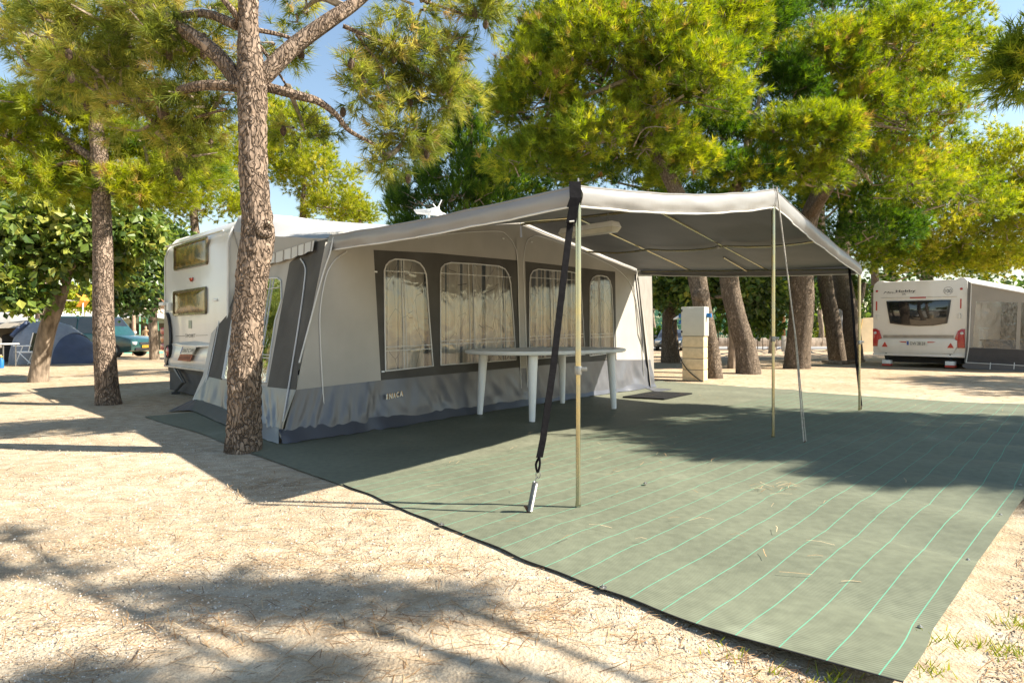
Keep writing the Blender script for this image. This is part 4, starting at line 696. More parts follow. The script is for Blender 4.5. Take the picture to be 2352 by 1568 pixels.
MB().tube([DN(CD - .03, 9.72, .38), DN(CD - .03, 9.32, .2), DN(CD - .03, 9.72, .03)], .022, 4).tube([DN(CD - .02, 9.62, .38), DN(CD - .03, 9.25, .2)], .016, 4).box(DN(CD - .03, 9.72, .02), (.12, .12, .03), ax=(DV, NV, UP)).build('corner_steady', mat('steady_steel', (.12, .12, .12), .5, metal=.6), CAR)
# door side of the caravan seen from inside the awning
frame_panel('window', [(0, 0)] * 4, (lambda i: (lambda *p: next(i)))(iter([DN(3.6, CN0, 1.9), DN(4.6, CN0, 1.9), DN(4.6, CN0, 1.35), DN(3.6, CN0, 1.35)])), -NV, 1, .04, .03, AMBF, DARKG, CAR)
MB().prism([DN(5.2, CN0 - .004, .5), DN(5.85, CN0 - .004, .5), DN(5.85, CN0 - .004, 2.2), DN(5.2, CN0 - .004, 2.2)], -NV * .02).build('door', CREAMB, CAR, bevel=.01)
for dd_ in (4.6, 6.4):
    wl = MB().lathe(DN(5.5 + (dd_ - 5.5) * .35, CN0 + .25, .31), [(.2, -.09), (.31, -.08), (.31, .08), (.2, .09)], 24, ax=(DV, UP, NV)).build('wheel', BLACK, CAR)
# television aerial on its roof
az = 8.6; mast = PD(985, 507, az); ANT = thing('television_aerial', 'white wedge shaped television aerial on the caravan roof', 'aerial', (mast.x, mast.y, 2.47))
MB().tube([Vector((mast.x, mast.y, 2.44)), PD(985, 488, az)], .017, 8).build('mast', WHITEP, ANT)
MB().box(PD(986, 486, az), (.08, .08, .06)).build('mast_clamp', WHITEP, ANT, bevel=.008)
body = [PD(949, 481, az), PD(953, 487, az), PD(986, 490, az), PD(1000, 491.5, az), PD(1013, 492, az), PD(1014, 486, az), PD(1006, 476.5, az), PD(994, 476, az), PD(988, 479, az)]
MB().prism(body, Vector((0, .16, 0))).build('housing', WHITEP, ANT, bevel=.012)
MB().tube([PD(1006, 483, az - .05), PD(1006, 475, az - .05)], .022, 8).tube([PD(1006, 476, az - .06), PD(1014.5, 459, az - .06)], .010, 6).tube([PD(1002, 478, az - .03), PD(994.5, 468, az - .03)], .008, 6).tube([PD(1012, 488, az - .02), PD(1024, 493, az - .02)], .013, 6).build('prongs', WHITEP, ANT)
MB().tube([PD(999, 483, az - .08), PD(1001, 490, az - .08), PD(1005, 494, az - .06), PD(1009, 499, az), PD(1010, 512, az)], .005, 5, smooth=4).build('lead', WHITEP, ANT)

# ------------------------------------------------------------------ caravan awning
L0 = G(648, 1018); P0 = G(1215, 931); R0 = G(1480, 893)
w1 = (P0 - L0); w1.z = 0; W1D = w1.normalized(); W1N = UP.cross(W1D); w2 = (R0 - P0); w2.z = 0; W2D = w2.normalized(); W2N = UP.cross(W2D)
def PW(x, y, o=0.0):
    p = hit(x, y, L0 - W1N * o, W1N)
    if (p - P0).dot(W1D) > 0: p = hit(x, y, P0 - W2N * o, W2N)
    return p
AW = thing('caravan_awning', 'grey and beige caravan awning with clear curtained windows and blue grey skirt', 'awning', tuple(DN(5.4, 6.2)))
def flat1(p): return ((p - L0).dot(W1D), p.z)
def flat2(p): return ((p - P0).dot(W2D), p.z)
def panel(px, m, name='panel', o=0.0, holes=(), plane=PW, flat=flat1, parent=None):
    # densify edges so that panels crossing the kink bend with the wall
    def dens(L):
        out = []
        for i in range(len(L)):
            a, b = L[i], L[(i + 1) % len(L)]; k = max(1, int(math.hypot(b[0] - a[0], b[1] - a[1]) / 40))
            out += [(a[0] + (b[0] - a[0]) * j / k, a[1] + (b[1] - a[1]) * j / k) for j in range(k)]
        return out
    return MB().holed([plane(*p, o) for p in dens(px)], [[plane(*p, o) for p in dens(h)] for h in holes], flat).build(name, m, parent or AW, smooth=False)
WIN = [[(886, 852), (995, 840), (986, 730), (979, 630), (974, 617), (965, 605), (952, 599), (928, 596), (908, 595), (895, 600), (887, 609), (883, 622), (884, 740)],
       [(1013, 838), (1185, 826), (1179, 730), (1173, 651), (1168, 631), (1160, 618), (1146, 611), (1090, 606), (1036, 603), (1022, 607), (1014, 615), (1012, 630), (1012, 740)],
       [(1216, 825), (1344, 814), (1338, 720), (1334, 650), (1330, 635), (1322, 627), (1310, 624), (1270, 621), (1236, 618), (1225, 622), (1219, 632), (1217, 650), (1216, 740)],
       [(1355, 817), (1411, 810), (1408, 720), (1405, 660), (1401, 645), (1394, 636), (1383, 633), (1371, 633), (1362, 638), (1357, 648), (1355, 660), (1355, 740)]]
panel([(748, 556), (858, 562), (858, 574), (875, 873), (680, 896)], BEIGE, 'wall_panel')
panel([(752, 535), (1195, 500), (1195, 599), (1188, 598), (999, 581), (858, 574), (858, 565)], BEIGE, 'wall_panel', o=-.004)
panel([(1196, 500), (1330, 540), (1462, 612), (1466, 640), (1413, 624), (1204, 600)], BEIGE, 'wall_panel', o=-.004, flat=flat2)
panel([(1413, 624), (1462, 634), (1478, 720), (1494, 827), (1419, 830), (1415, 823)], BEIGE, 'wall_panel', flat=flat2)
panel([(858, 574), (999, 581), (1188, 598), (1197, 843), (875, 873)], DARKC, 'window_panel', holes=WIN[:2])
panel([(1204, 600), (1413, 624), (1416, 824), (1212, 843)], DARKC, 'window_panel', holes=WIN[2:], flat=flat2)
panel([(1185, 545), (1207, 545), (1206, 600), (1212, 845), (1196, 845), (1188, 600)], BEIGE, 'centre_strip', o=.006)
for i, wpx in enumerate(WIN):
    fl = flat1 if i < 2 else flat2
    wo = MB().holed([PW(*p, .004) for p in wpx], [], fl).build('window', FILM, AW, smooth=False)
    MB().tube([PW(*p, .008) for p in wpx + wpx[:1]], .0075, 5).build('window_piping', PIPING, wo)
    xs_ = [p[0] for p in wpx]; x0, x1 = min(xs_), max(xs_); bars = MB()
    def seg(a, b, wd=.004): bars.tube([PW(*a, .009), PW(*b, .009)], wd, 4)
    wl_, wr_, bl, br = wpx[-1], wpx[2], wpx[0], wpx[1]
    for f_, wd in ((.40, .0045), (.46, .0045)) + (((.82, .004), (.88, .004)) if i == 1 else ()):
        seg((bl[0] + (br[0] - bl[0]) * f_, bl[1] + (br[1] - bl[1]) * f_ - 1), (x0 + (wpx[3][0] - x0) * f_, min(p[1] for p in wpx) + (3 if 0.2 < f_ < .7 else 9)), wd)
    for yy in ((622, 797, 806), (627, 783, 791), (637, 773, 780), (652, 768, 775))[i]:
        t = (yy - 600) / 240; xr = wpx[3][0] + (br[0] - wpx[3][0]) * max(0, t); k = .06 if yy < 700 else -.05; seg((x0 + 1, yy), (xr - 1, yy + (xr - x0) * (k if i < 3 else k)), .0045)
    bars.build('window_bars', PIPING, wo)
# zips and piping
def pipe(px, r=.006, o=.010, m=PIPING, plane=PW, name='zip'): return MB().tube([plane(*p, o) for p in px], r, 5, smooth=5).build(name, m, AW)
pipe([(797, 577), (770, 597), (750, 632), (737, 700), (735, 760), (741, 886), (747, 974)])
pipe([(960, 548), (1050, 535), (1142, 531), (1165, 541), (1182, 565), (1189, 600), (1192, 720), (1197, 900)])
pipe([(1203, 640), (1203, 590), (1210, 556), (1222, 545), (1240, 543), (1300, 563), (1400, 608), (1440, 640), (1458, 680), (1472, 770), (1480, 885)])
pipe([(1203, 640), (1207, 760), (1212, 900)])
for px in ((863, 624), (1156, 548), (1221, 556), (880, 853)): MB().box(PW(*px, .012), (.03, .012, .014), ax=(W1D, W1N, UP)).build('toggle', WHITEP, AW)
# skirt
def polyl(P, t):
    k = t * (len(P) - 1); i = min(int(k), len(P) - 2); f_ = k - i; return P[i].lerp(P[i + 1], f_)
def skirt(top, bot, m, name='skirt', nu=90, nv=16, seed=0.0, amp=.03):
    def fn(u, v):
        a, b = polyl(top, u), polyl(bot, u); p = a.lerp(b, v); q_ = u * nu * .065
        o = amp * math.sin(min(1, v * 1.3) * math.pi * .6) * (1 - .85 * max(0, min(1, (v - .62) / .25))) * (.8 * noise.noise(Vector((q_ * 1.6 + v * .5, v * .25, seed))) + .35 * (.5 - abs(noise.noise(Vector((q_ * 2.4 - v * 1.1, v * .5, seed + 7)))) * 2) + .25 * noise.noise(Vector((q_ * 5 + v * .8, v * .6, seed + 3))))
        t = (polyl(bot, min(1, u + .01)) - polyl(bot, max(0, u - .01))).normalized(); nn = Vector((t.y, -t.x, 0)); p = p + nn * (o + .02 * v * v)
        if v > .97: p.z = .014 + .012 * abs(noise.noise(Vector((u * 60, 0, seed))))
        return p
    return MB().grid(fn, nu, nv).build(name, m, AW)
def lin(pts, n): return [polyl(pts, k / n) for k in range(n + 1)]
topF = [PW(680, 895, .003), PW(775, 884, .003), PW(875, 873, .003), PW(1035, 858, .003), PW(1197, 843, .003), PW(1310, 833, .003), PW(1416, 826, .003), PW(1494, 826, .003)]
botF = [G(642, 1021), G(768, 1003), G(880, 986), G(1050, 957), G(1215, 932), G(1318, 916), G(1410, 903), G(1502, 890)]
skirt(topF, botF, SKIRTM, 'skirt', 220, 26, 1.0, .045)
mud = MB().grid(lambda u, v: polyl([b + Vector((0, 0, .11)) + (W1N * .012) for b in botF], u).lerp(polyl(botF, u) - W1N * (.05 + .05 * noise.noise(Vector((u * 18, 0, 3)))), v) + Vector((0, 0, .016 + .014 * v * noise.noise(Vector((u * 50, 0, 8))))), 120, 5); mud.build('ground_flap', SKIRTD, AW)
e1 = (PW(927, 908, .05) - PW(886, 913, .05)).normalized(); org = PW(886, 916.5, .05)
for i, ch in enumerate('INACA'):
    px = (887, 894, 903, 910.5, 918)[i]; py = (917, 916, 914, 912, 910.5)[i]; wpx = (3.2, 7, 5.5, 5, 7)[i]; hh = (11.5, 11.5, 11, 11.2, 11.5)[i]; o_ = PW(px, py, .052); wd = (PW(px + wpx, py, .052) - o_).length; hz_ = PW(px, py - hh, .052).z - o_.z
    lt_ = text_mb(ch, o_, e1, UP, hz_ / .70, width=wd, bold=.02); lt_.build('lettering', mat('white_letter', (.72, .70, .64), .5), AW, smooth=False)
    text_mb(ch, o_ + e1 * .010 + UP * .004 + W1N * .003, e1, UP, hz_ / .70, width=wd, bold=.02).build('lettering', mat('orange_letter', (.62, .33, .06), .5), AW, smooth=False)
# side wall
FB = G(640, 1020); CB = G(448, 932); FT = PN(757, 548, 4.9); SN = (CB - FB).cross(FT - FB).normalized(); SN = SN if SN.dot(DV) > 0 else -SN; SD = (CB - FB).normalized()
def PS(x, y, o=0.0): return hit(x, y, FB - SN * o, SN)
def flatS(p): return ((p - FB).dot(SD), p.z)
def spanel(px, m, name='side_panel', o=0.0, holes=()): return panel(px, m, name, o, holes, PS, flatS)
GL = [(548, 656), (556, 645), (600, 640), (636, 638), (645, 645), (646, 689), (632, 735), (611, 878), (512, 869)]
spanel([(665, 604), (725, 552), (768, 542), (759, 580), (739, 640), (687, 833), (680, 895), (614, 888)], DARKC)
spanel([(512, 626), (552, 622), (546, 652), (510, 872), (475, 864), (516, 660)], DARKC)
spanel([(512, 632), (516, 660), (475, 864), (445, 926), (438, 926), (466, 862)], BEIGE_L, 'side_edging')
spanel([(546, 622), (700, 570), (665, 604), (614, 888), (510, 873), (546, 652)], BEIGE, holes=[GL], o=-.003)
so = MB().holed([PS(*p, .002) for p in GL], [], flatS).build('window', FILM, AW, smooth=False); MB().tube([PS(*p, .006) for p in GL + GL[:1]], .007, 5).build('window_piping', PIPING, so)
bars = MB()
for a, b in (((640, 660), (548, 672)), ((620, 815), (522, 808)), ((619, 822), (521, 815)), ((628, 640), (590, 876)), ((622, 640), (584, 876))): bars.tube([PS(*a, .006), PS(*b, .006)], .004, 4)
bars.build('window_bars', PIPING, so)
pipe([(690, 594), (700, 612), (700, 640), (687, 737), (650, 968)], plane=PS, r=.007); pipe([(514, 640), (517, 658), (478, 860), (446, 925)], plane=PS, r=.007); pipe([(546, 652), (528, 760), (510, 868)], plane=PS, r=.006); pipe([(766, 545), (757, 585), (739, 640), (687, 833)], plane=PS, r=.007)
topS = [PS(475, 864, .003), PS(510, 872, .003), PS(560, 880, .003), PS(614, 888, .003), PS(680, 895, .003)]; botS = [CB - SN * .05, G(500, 955), G(560, 984), G(610, 1008), G(645, 1021)]
def sk_out(P): return [p for p in P]
skirt(topS, sk_out(botS), SKIRTM, 'skirt', 90, 22, 5.0, .05)
fl_ = MB().grid(lambda u, v: polyl([G(382, 948), G(440, 945), G(540, 990), G(640, 1024)], u).lerp(polyl([G(448, 932) + UP * .07, G(452, 934) + UP * .09, G(552, 978) + UP * .09, G(640, 1016) + UP * .10], u), v) + Vector((0, 0, .018 + .01 * noise.noise(Vector((u * 20, v * 2, 0))))), 40, 4); fl_.build('ground_flap', SKIRTD, AW)
# striped scalloped valance of the side
def stripe_m():
    m, t, N, L, Bz = nodes('striped_valance'); Bz.inputs['Roughness'].default_value = .75; uv = N.new('ShaderNodeUVMap'); wv = N.new('ShaderNodeTexWave'); wv.inputs['Scale'].default_value = 1.0; wv.inputs['Distortion'].default_value = 0.4; L.new(uv.outputs[0], wv.inputs['Vector']); r = ramp(t, [(0.35, (.62, .58, .52)), (.45, (.20, .16, .13)), (.55, (.20, .16, .13)), (.68, (.55, .50, .44)), (.85, (.66, .62, .56))]); L.new(wv.outputs[0], r.inputs[0]); L.new(r.outputs[0], Bz.inputs['Base Color']); return m
va = [(512, 613), (600, 590), (665, 570), (722, 552)]; vb = [(512, 630), (600, 610), (665, 593), (718, 574)]
VA = [PS(*p, .03) for p in va]; VB = [PS(*p, .045) for p in vb]
itv = iter([(u * 1.7, v) for v in (0, .25, .5, .75, 1) for u in [k / 60 for k in range(61)]])
MB().grid(lambda u, v: polyl(VA, u).lerp(polyl(VB, u), v) + UP * (-.012 * abs(math.sin(u * 20)) * v), 60, 4).build('striped_valance', stripe_m(), AW, uvfn=lambda v: next(itv))
# roof: ruled between the gabled front edge and the caravan rail
Lt, Pt, Rt = FT, PW(1195, 512), PW(1462, 620)
front = lin([Lt, Lt.lerp(Pt, .5) + UP * -.01, Pt, Pt.lerp(Rt, .5) + UP * -.01, Rt], 24)
bk = [DN(CD + .06, CN0 - .01, 2.20), DN(CD + .12, CN0 - .02, 2.40), DN(CD + .4, CN0 - .02, 2.47), DN(4.5, CN0 - .02, 2.495), DN(6, CN0 - .02, 2.495), DN(7.5, CN0 - .02, 2.47), DN(8.6, CN0 - .02, 2.40)]
back = lin(bk, 24)
def rf(u, v):
    p = polyl(front, u).lerp(polyl(back, u), v); return p + UP * (-.05 * math.sin(math.pi * v) * (.4 + .6 * (1 - abs(2 * u - 1))) + .008 * noise.noise(Vector((u * 9, v * 5, 0))))
MB().grid(rf, 40, 16).build('roof', ROOFC, AW)
gl_ = MB().grid(lambda u, v: PS(*((512, 626), (725, 560))[0], .0).lerp(PS(722, 556), u).lerp(rf(0, 1 - u), v), 16, 8); gl_.build('gable', ROOFC, AW)
# far side wall and its skirt
RB = [G(1502, 890), DN(9.0, 6.2), DN(8.9, CN0 - .02)]; RT = [Rt, Rt.lerp(DN(8.6, CN0, 2.0), .5), DN(8.6, CN0 - .02, 2.2)]
MB().grid(lambda u, v: polyl(RB, u).lerp(polyl(RT, u), v), 10, 8).build('side_panel', BEIGE, AW)
sl = [PW(1466, 634, .01), PW(1497, 634, -.35), G(1506, 888) + Vector((.05, .30, 0)), G(1495, 892)]; MB().quad(*sl).build('corner_wing', mat('shade_painted_canvas', (.24, .22, .19), .85, var=.08), AW)  # beige canvas darkened in its colour to stand for the canopy's shadow
MB().tube([PW(1459, 630, .03), PW(1474, 760, .05), G(1482, 890)], .011, 6).build('corner_strap', mat('dark_strap', (.06, .06, .07), .7), AW)
MB().prism([G(1478, 889, .02), G(1542, 893, .03), G(1506, 899, .02)], UP * -.01).build('ground_flap', SKIRTM, AW)
# curtains behind the windows
def curtain_mat():
    m, t, N, L, Bz = nodes('striped_curtain'); Bz.inputs['Roughness'].default_value = .85; uv = N.new('ShaderNodeUVMap'); sx = N.new('ShaderNodeSeparateXYZ'); L.new(uv.outputs[0], sx.inputs[0])
    n1 = N.new('ShaderNodeTexNoise'); n1.noise_dimensions = '1D'; n1.inputs['Scale'].default_value = 5.5; n1.inputs['Detail'].default_value = 2; L.new(sx.outputs[0], n1.inputs['W'])
    r = ramp(t, [(0.30, (.10, .11, .12)), (.38, (.30, .31, .32)), (.41, (.68, .62, .52)), (.52, (.76, .71, .62)), (.56, (.24, .25, .26)), (.60, (.55, .48, .37)), (.66, (.62, .60, .56)), (.69, (.08, .085, .10))], 'CONSTANT'); L.new(n1.outputs['Fac'], r.inputs[0])
    vn = N.new('ShaderNodeTexVoronoi'); vn.feature = 'DISTANCE_TO_EDGE'; vn.inputs['Scale'].default_value = 6; mp = N.new('ShaderNodeMapping'); mp.inputs['Scale'].default_value = (1.3, .45, 1); L.new(uv.outputs[0], mp.inputs[0]); L.new(mp.outputs[0], vn.inputs['Vector']); lt = N.new('ShaderNodeMath'); lt.operation = 'LESS_THAN'; lt.inputs[1].default_value = .005; L.new(vn.outputs[0], lt.inputs[0])
    mx = N.new('ShaderNodeMix'); mx.data_type = 'RGBA'; L.new(lt.outputs[0], mx.inputs[0]); L.new(r.outputs[0], mx.inputs[6]); mx.inputs[7].default_value = (.06, .055, .05, 1); L.new(mx.outputs[2], Bz.inputs['Base Color'])
    tr = N.new('ShaderNodeBsdfTranslucent'); L.new(mx.outputs[2], tr.inputs[0]); ms = N.new('ShaderNodeMixShader'); ms.inputs[0].default_value = .35; L.new(Bz.outputs[0], ms.inputs[1]); L.new(tr.outputs[0], ms.inputs[2]); L.new(ms.outputs[0], N['Material Output'].inputs[0]); return m
CURT = curtain_mat()
for i, lab in enumerate(('striped curtain behind the window nearest the white zip corner', 'wide striped curtain behind the broadest awning window', 'striped curtain behind the window over the table end', 'narrow striped curtain behind the smallest awning window')):
    wpx = WIN[i]; x0, x1 = min(p[0] for p in wpx) - 8, max(p[0] for p in wpx) + 8; yt = min(p[1] for p in wpx) - 4; yb = max(p[1] for p in wpx) + 4; wn_ = W1N if i < 2 else W2N; wd_ = W1D if i < 2 else W2D
    a, b = PW(x0, yb), PW(x1, yb); zt = PW(x0, yt).z + .05; zb = min(a.z, b.z) - .02; ln = (b - a).length; ph = i * 2.7
    nu = int(ln * 60)
    fn = lambda u, v: Vector((a.lerp(b, u).x, a.lerp(b, u).y, zb + (zt - zb) * v)) + wn_ * (.07 + .022 * math.sin(u * ln * 42 + ph + .6 * math.sin(u * 7)) + .01 * math.sin(u * ln * 17))
    itc = iter([(u / nu * ln * 1.0 + i * 3.3, v / 6 * (zt - zb)) for v in range(7) for u in range(nu + 1)])
    single('curtain', MB().grid(fn, nu, 6), CURT, lab, 'curtain', 'curtains inside the awning', uvfn=lambda v: next(itc))

# ------------------------------------------------------------------ sun canopy on three poles
gA, gB, gC = G(1328, 1170), G(1776, 1008), G(1974, 945)
def over(g, y): return Vector((g.x, g.y, EYE + (HZ - y) / F * g.y))
cA, cB, cC = over(gA, 434), over(gB, 439), over(gC, 611)
CAN = thing('sun_canopy', 'grey gabled sun canopy on brass poles projecting from the awning', 'canopy', tuple((gA + gB + gC) / 3))
def bil(a, b, c, d, u, v): return a.lerp(b, u).lerp(d.lerp(c, u), v)
Lj, Pj, Rj = Lt - NV * .02 + UP * .01, Pt - NV * .02 + UP * .015, Rt - NV * .02 + UP * .012
def slopeL(u, v):     # u: eave -> ridge, v: front -> awning
    return bil(cA, cB, Pj, Lj, u, v) + UP * (-.045 * math.sin(math.pi * u) * (1 - v) ** 2 - .05 * math.sin(math.pi * v) * math.sin(math.pi * min(1, u + .12)) + .006 * noise.noise(Vector((u * 8, v * 8, 1))))
def slopeR(u, v):     # u: ridge -> eave
    return bil(cB, cC, Rj, Pj, u, v) + UP * (-.02 * math.sin(math.pi * u) * (1 - v) - .03 * abs(math.sin(3 * math.pi * v)) * math.sin(math.pi * u) - .03 * math.sin(math.pi * v) * u + .006 * noise.noise(Vector((u * 8, v * 8, 5))))
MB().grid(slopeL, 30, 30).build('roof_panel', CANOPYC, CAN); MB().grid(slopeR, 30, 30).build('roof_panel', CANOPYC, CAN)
def val(fn, out, h0, h1, name='valance', m=VALC, k=40):
    out = out.normalized()
    def g(u, v):
        p = fn(u); h = h0 + (h1 - h0) * u; w = .012 * noise.noise(Vector((u * 9, v * 2, h0 * 30))) + .006 * noise.noise(Vector((u * 25, v * 3, 2)))
        return p + UP * (.012 - h * v) + out * (.010 + .02 * math.sin(v * math.pi) + w * (.3 + v))
    o = MB().grid(g, k, 8).build(name, m, CAN); MB().tube([g(i / k, 1) for i in range(k + 1)], .006, 5).build('valance_hem', PIPING, o); MB().tube([g(i / k, 0) for i in range(k + 1)], .007, 5).build('valance_piping', VALC, o); return o
val(lambda u: slopeL(u, 0), (cB - cA).cross(UP), .105, .155); val(lambda u: slopeR(u, 0), (cC - cB).cross(UP), .155, .12)
val(lambda u: slopeL(0, u), -DV, .10, .13); val(lambda u: slopeR(1, u), DV, .10, .10)
def pole(g, c, rl, ru, zc, nm='pole', tilt=Vector((0, 0, 0))):
    po = MB().tube([g + UP * .03, g + UP * zc], rl, 10).tube([g + UP * zc, c + UP * .015], ru, 10).build(nm, BRASS, CAN)
    MB().tube([c + UP * .01, c + UP * .055], .005, 6).build('pole_spike', GREYM, po)
    q = g + UP * zc; MB().tube([q - UP * .02, q + UP * .025], ru + .005, 10).box(q + Vector((.025, -.01, .01)), (.04, .012, .02)).build('pole_clamp', GREYM, po, bevel=.002)
    MB().prism([g + Vector((-.016, 0, .016)), g + Vector((.016, 0, .016)), g + Vector((.010, 0, .06)), g + Vector((-.010, 0, .06))], (0, .008, 0)).build('pole_foot', BRASS, po, bevel=.003)
pole(gA, cA, .0125, .0155, .72); pole(gB, cB, .0125, .0155, .86); pole(gC, cC, .0125, .0155, .80)
def frame(pts, r=.0125, nm='rafter', drop=.028): MB().tube([p - UP * drop for p in pts], r, 8).build(nm, BRASS, CAN)
def vat(px, a, b):      # parameter along a->b where the picture column is px
    lo, hi = 0.0, 1.0
    for _ in range(40):
        m = (lo + hi) / 2; p = a.lerp(b, m); x = CX + F * p.x / p.y
        if (x > px) == ((CX + F * a.x / a.y) > px): lo = m
        else: hi = m
    return lo
frame([cB.lerp(Pj, k / 10) for k in range(11)], .015, 'ridge_pole', .035)
for pt, pe in ((1322, 1585), (1501, 1761)):
    v0 = vat(pt, cB, Pj); v1 = vat(pe, cC, Rj); frame([cB.lerp(Pj, v0).lerp(cC.lerp(Rj, v1), k / 8) for k in range(9)])
    frame([cB.lerp(Pj, v0).lerp(cA.lerp(Lj, v0), k / 8) for k in range(9)])
frame([slopeR(.5, k / 12) for k in range(13)], .0125, 'purlin', .045)
frame([cC.lerp(Rj, k / 8) for k in range(9)], .012, 'eave_pole', .04); frame([cA.lerp(Lj, k / 8) for k in range(9)], .012, 'eave_pole', .045)
frame([cA.lerp(cB, k / 8) + NV * .03 for k in range(9)], .012, 'front_pole', .05); frame([cB.lerp(cC, k / 8) + NV * .03 for k in range(9)], .012, 'front_pole', .05)
frame([cC.lerp(Rj, .42).lerp(cB.lerp(Pj, .42), .02), cC.lerp(Rj, .42).lerp(cB.lerp(Pj, .42), .3)], .010, 'brace', .06)
for p in (cB.lerp(Pj, vat(1501, cB, Pj)), slopeR(.5, vat(1650, slopeR(.5, 0), slopeR(.5, 1))), cC.lerp(Rj, .98)): MB().box(p - UP * .04, (.05, .04, .035), TH).build('tube_joint', GREYM, CAN, bevel=.006)
# straps, spring, guy rope
def ribbon(pts, w, side, t=.003):
    mb = MB(); n = len(pts); s = Vector(side).normalized() * w / 2
    for i in range(n - 1):
        a, b = Vector(pts[i]), Vector(pts[i + 1]); nn = (b - a).cross(s).normalized() * t
        mb.add([a - s - nn, a + s - nn, b + s - nn, b - s - nn, a - s + nn, a + s + nn, b + s + nn, b - s + nn], [(0, 1, 2, 3), (7, 6, 5, 4), (0, 4, 5, 1), (2, 6, 7, 3), (1, 5, 6, 2), (0, 3, 7, 4)])
    return mb
gp = G(1213, 1184); ZS = gp.y
ST = thing('storm_strap', 'wide black storm strap with a coil spring beside the near canopy pole', 'strap', tuple(gp))
sp = lambda x, y, Z: PD(x, y, Z)
zt = cA.y - .05
pts = [cA + Vector((-.02, -.03, .03)), sp(1322, 455, zt), sp(1315, 476, zt), sp(1311, 505, zt), sp(1292, 660, zt - .02), sp(1270, 850, zt - .03), sp(1247, 1010, ZS), sp(1239, 1050, ZS)]
ribbon(pts[:3], .06, (1, .1, 0)).build('anchor_loop', STRAPM, ST); ribbon(pts[2:], .034, (1, .25, 0)).build('webbing', STRAPM, ST)
ribbon([sp(1318, 474, zt - .01), sp(1312, 512, zt - .01)], .05, (1, .1, 0), .006).build('anchor_loop', STRAPM, ST)
MB().tube([sp(1308, 509, zt - .02), sp(1319, 508, zt - .02)], .004, 6).build('cord_tie', PIPING, ST)
MB().tube([sp(1239, 1048, ZS), sp(1231, 1066, ZS), sp(1235, 1084, ZS), sp(1240, 1066, ZS), sp(1239, 1048, ZS)], .006, 6, smooth=4).build('strap_loop', STRAPM, ST)
MB().tube([sp(1236 + 5 * math.cos(a), 1089 + 9 * math.sin(a), ZS) for a in np.linspace(0, 6.28, 17)], .0025, 5).build('ring', GREYM, ST)
s0, s1 = sp(1230, 1107, ZS), sp(1217, 1172, ZS); ax = (s1 - s0); tN = ax.normalized(); uN = tN.orthogonal().normalized(); vN = tN.cross(uN); K = 30
MB().tube([s0 + ax * (k / (K * 10)) + (uN * math.cos(k * .6283) + vN * math.sin(k * .6283)) * .0135 for k in range(K * 10 + 1)], .0026, 5).tube([sp(1236, 1094, ZS), sp(1231, 1098, ZS), s0], .0025, 5).tube([s1, gp + Vector((0, 0, .04))], .0025, 5).build('coil_spring', GREYM, ST)
MB().tube([gp + Vector((-.012, 0, .045)), gp + Vector((.0, 0, .02)), gp + Vector((.004, 0, -.05))], .007, 6).tube([gp + Vector((-.02, 0, .05)), gp + Vector((.012, 0, .03))], .006, 6).build('peg', PEGM, ST)
gq = G(1978, 942); ST2 = thing('storm_strap', 'black strap hanging beside the far corner pole of the canopy', 'strap', tuple(gq))
ribbon([cC + Vector((-.09, .05, -.02)), PD(1958, 700, cC.y), PD(1967, 830, cC.y), gq + UP * .05], .032, (1, .3, 0)).build('webbing', STRAPM, ST2); MB().tube([gq + UP * .06, gq + UP * -.04], .007, 6).build('peg', PEGM, ST2)
gr = G(1846, 1019); RO = thing('guy_rope', 'pale thin guy rope running from the canopy ridge corner to the mat', 'rope', tuple(gr))
ROPE = mat('pale_rope', (.55, .50, .42), .8, var=.2, vscale=80, bump=.5, bscale=200)
MB().tube([cB + Vector((.02, -.02, .03)), PD(1800, 560, cB.y - .1), PD(1826, 765, cB.y - .18), gr + UP * .02], .006, 6).tube([PD(1828, 770, cB.y - .19), gr + Vector((.02, 0, .02))], .004, 5).build('rope', ROPE, RO)
MB().tube([cB + Vector((-.02, -.03, -.02)), cB + Vector((-.035, -.03, -.10)), cB + Vector((-.03, -.03, -.17))], .005, 5).build('rope_end', ROPE, RO); MB().tube([gr + Vector((.01, 0, .03)), gr + Vector((-.0, 0, -.05))], .006, 6).build('peg', PEGM, RO)
# fluorescent fitting under the canopy
la, lb = PD(1292, 537, 5.75), PD(1418, 519, 5.25); lx_ = (lb - la).normalized(); ly_ = UP.cross(lx_).normalized(); lz_ = lx_.cross(ly_); lc = (la + lb) / 2; ll = (lb - la).length
LT = thing('light_fitting', 'dusty white fluorescent light fitting hung under the canopy roof', 'light', tuple(lc - UP * .05))
tr_ = lambda hw0, hw1, z0, z1, l0, l1: [lc + lx_ * (s * l) + ly_ * (t * w) + lz_ * z for (w, z, l) in ((hw0, z0, l0), (hw1, z1, l1)) for s, t in ((-1, -1), (1, -1), (1, 1), (-1, 1))]
BX = [(3, 2, 1, 0), (4, 5, 6, 7), (0, 1, 5, 4), (1, 2, 6, 5), (2, 3, 7, 6), (3, 0, 4, 7)]
MB().add(tr_(.065, .05, -.005, .045, ll / 2, ll / 2 - .02), BX).build('housing', WHITEP, LT, bevel=.006); MB().add(tr_(.045, .065, -.05, -.007, ll / 2 - .03, ll / 2 - .002), BX).build('diffuser', mat('milky_diffuser', (.62, .58, .50), .3, var=.1, grime=.2), LT, bevel=.006)
for s in (-.32, .32): q = lc + lx_ * (s * ll); MB().tube([q + lz_ * .04, q + UP * .12 + ly_ * .02, q + UP * .26], .003, 5).build('hanging_wire', GREYM, LT)

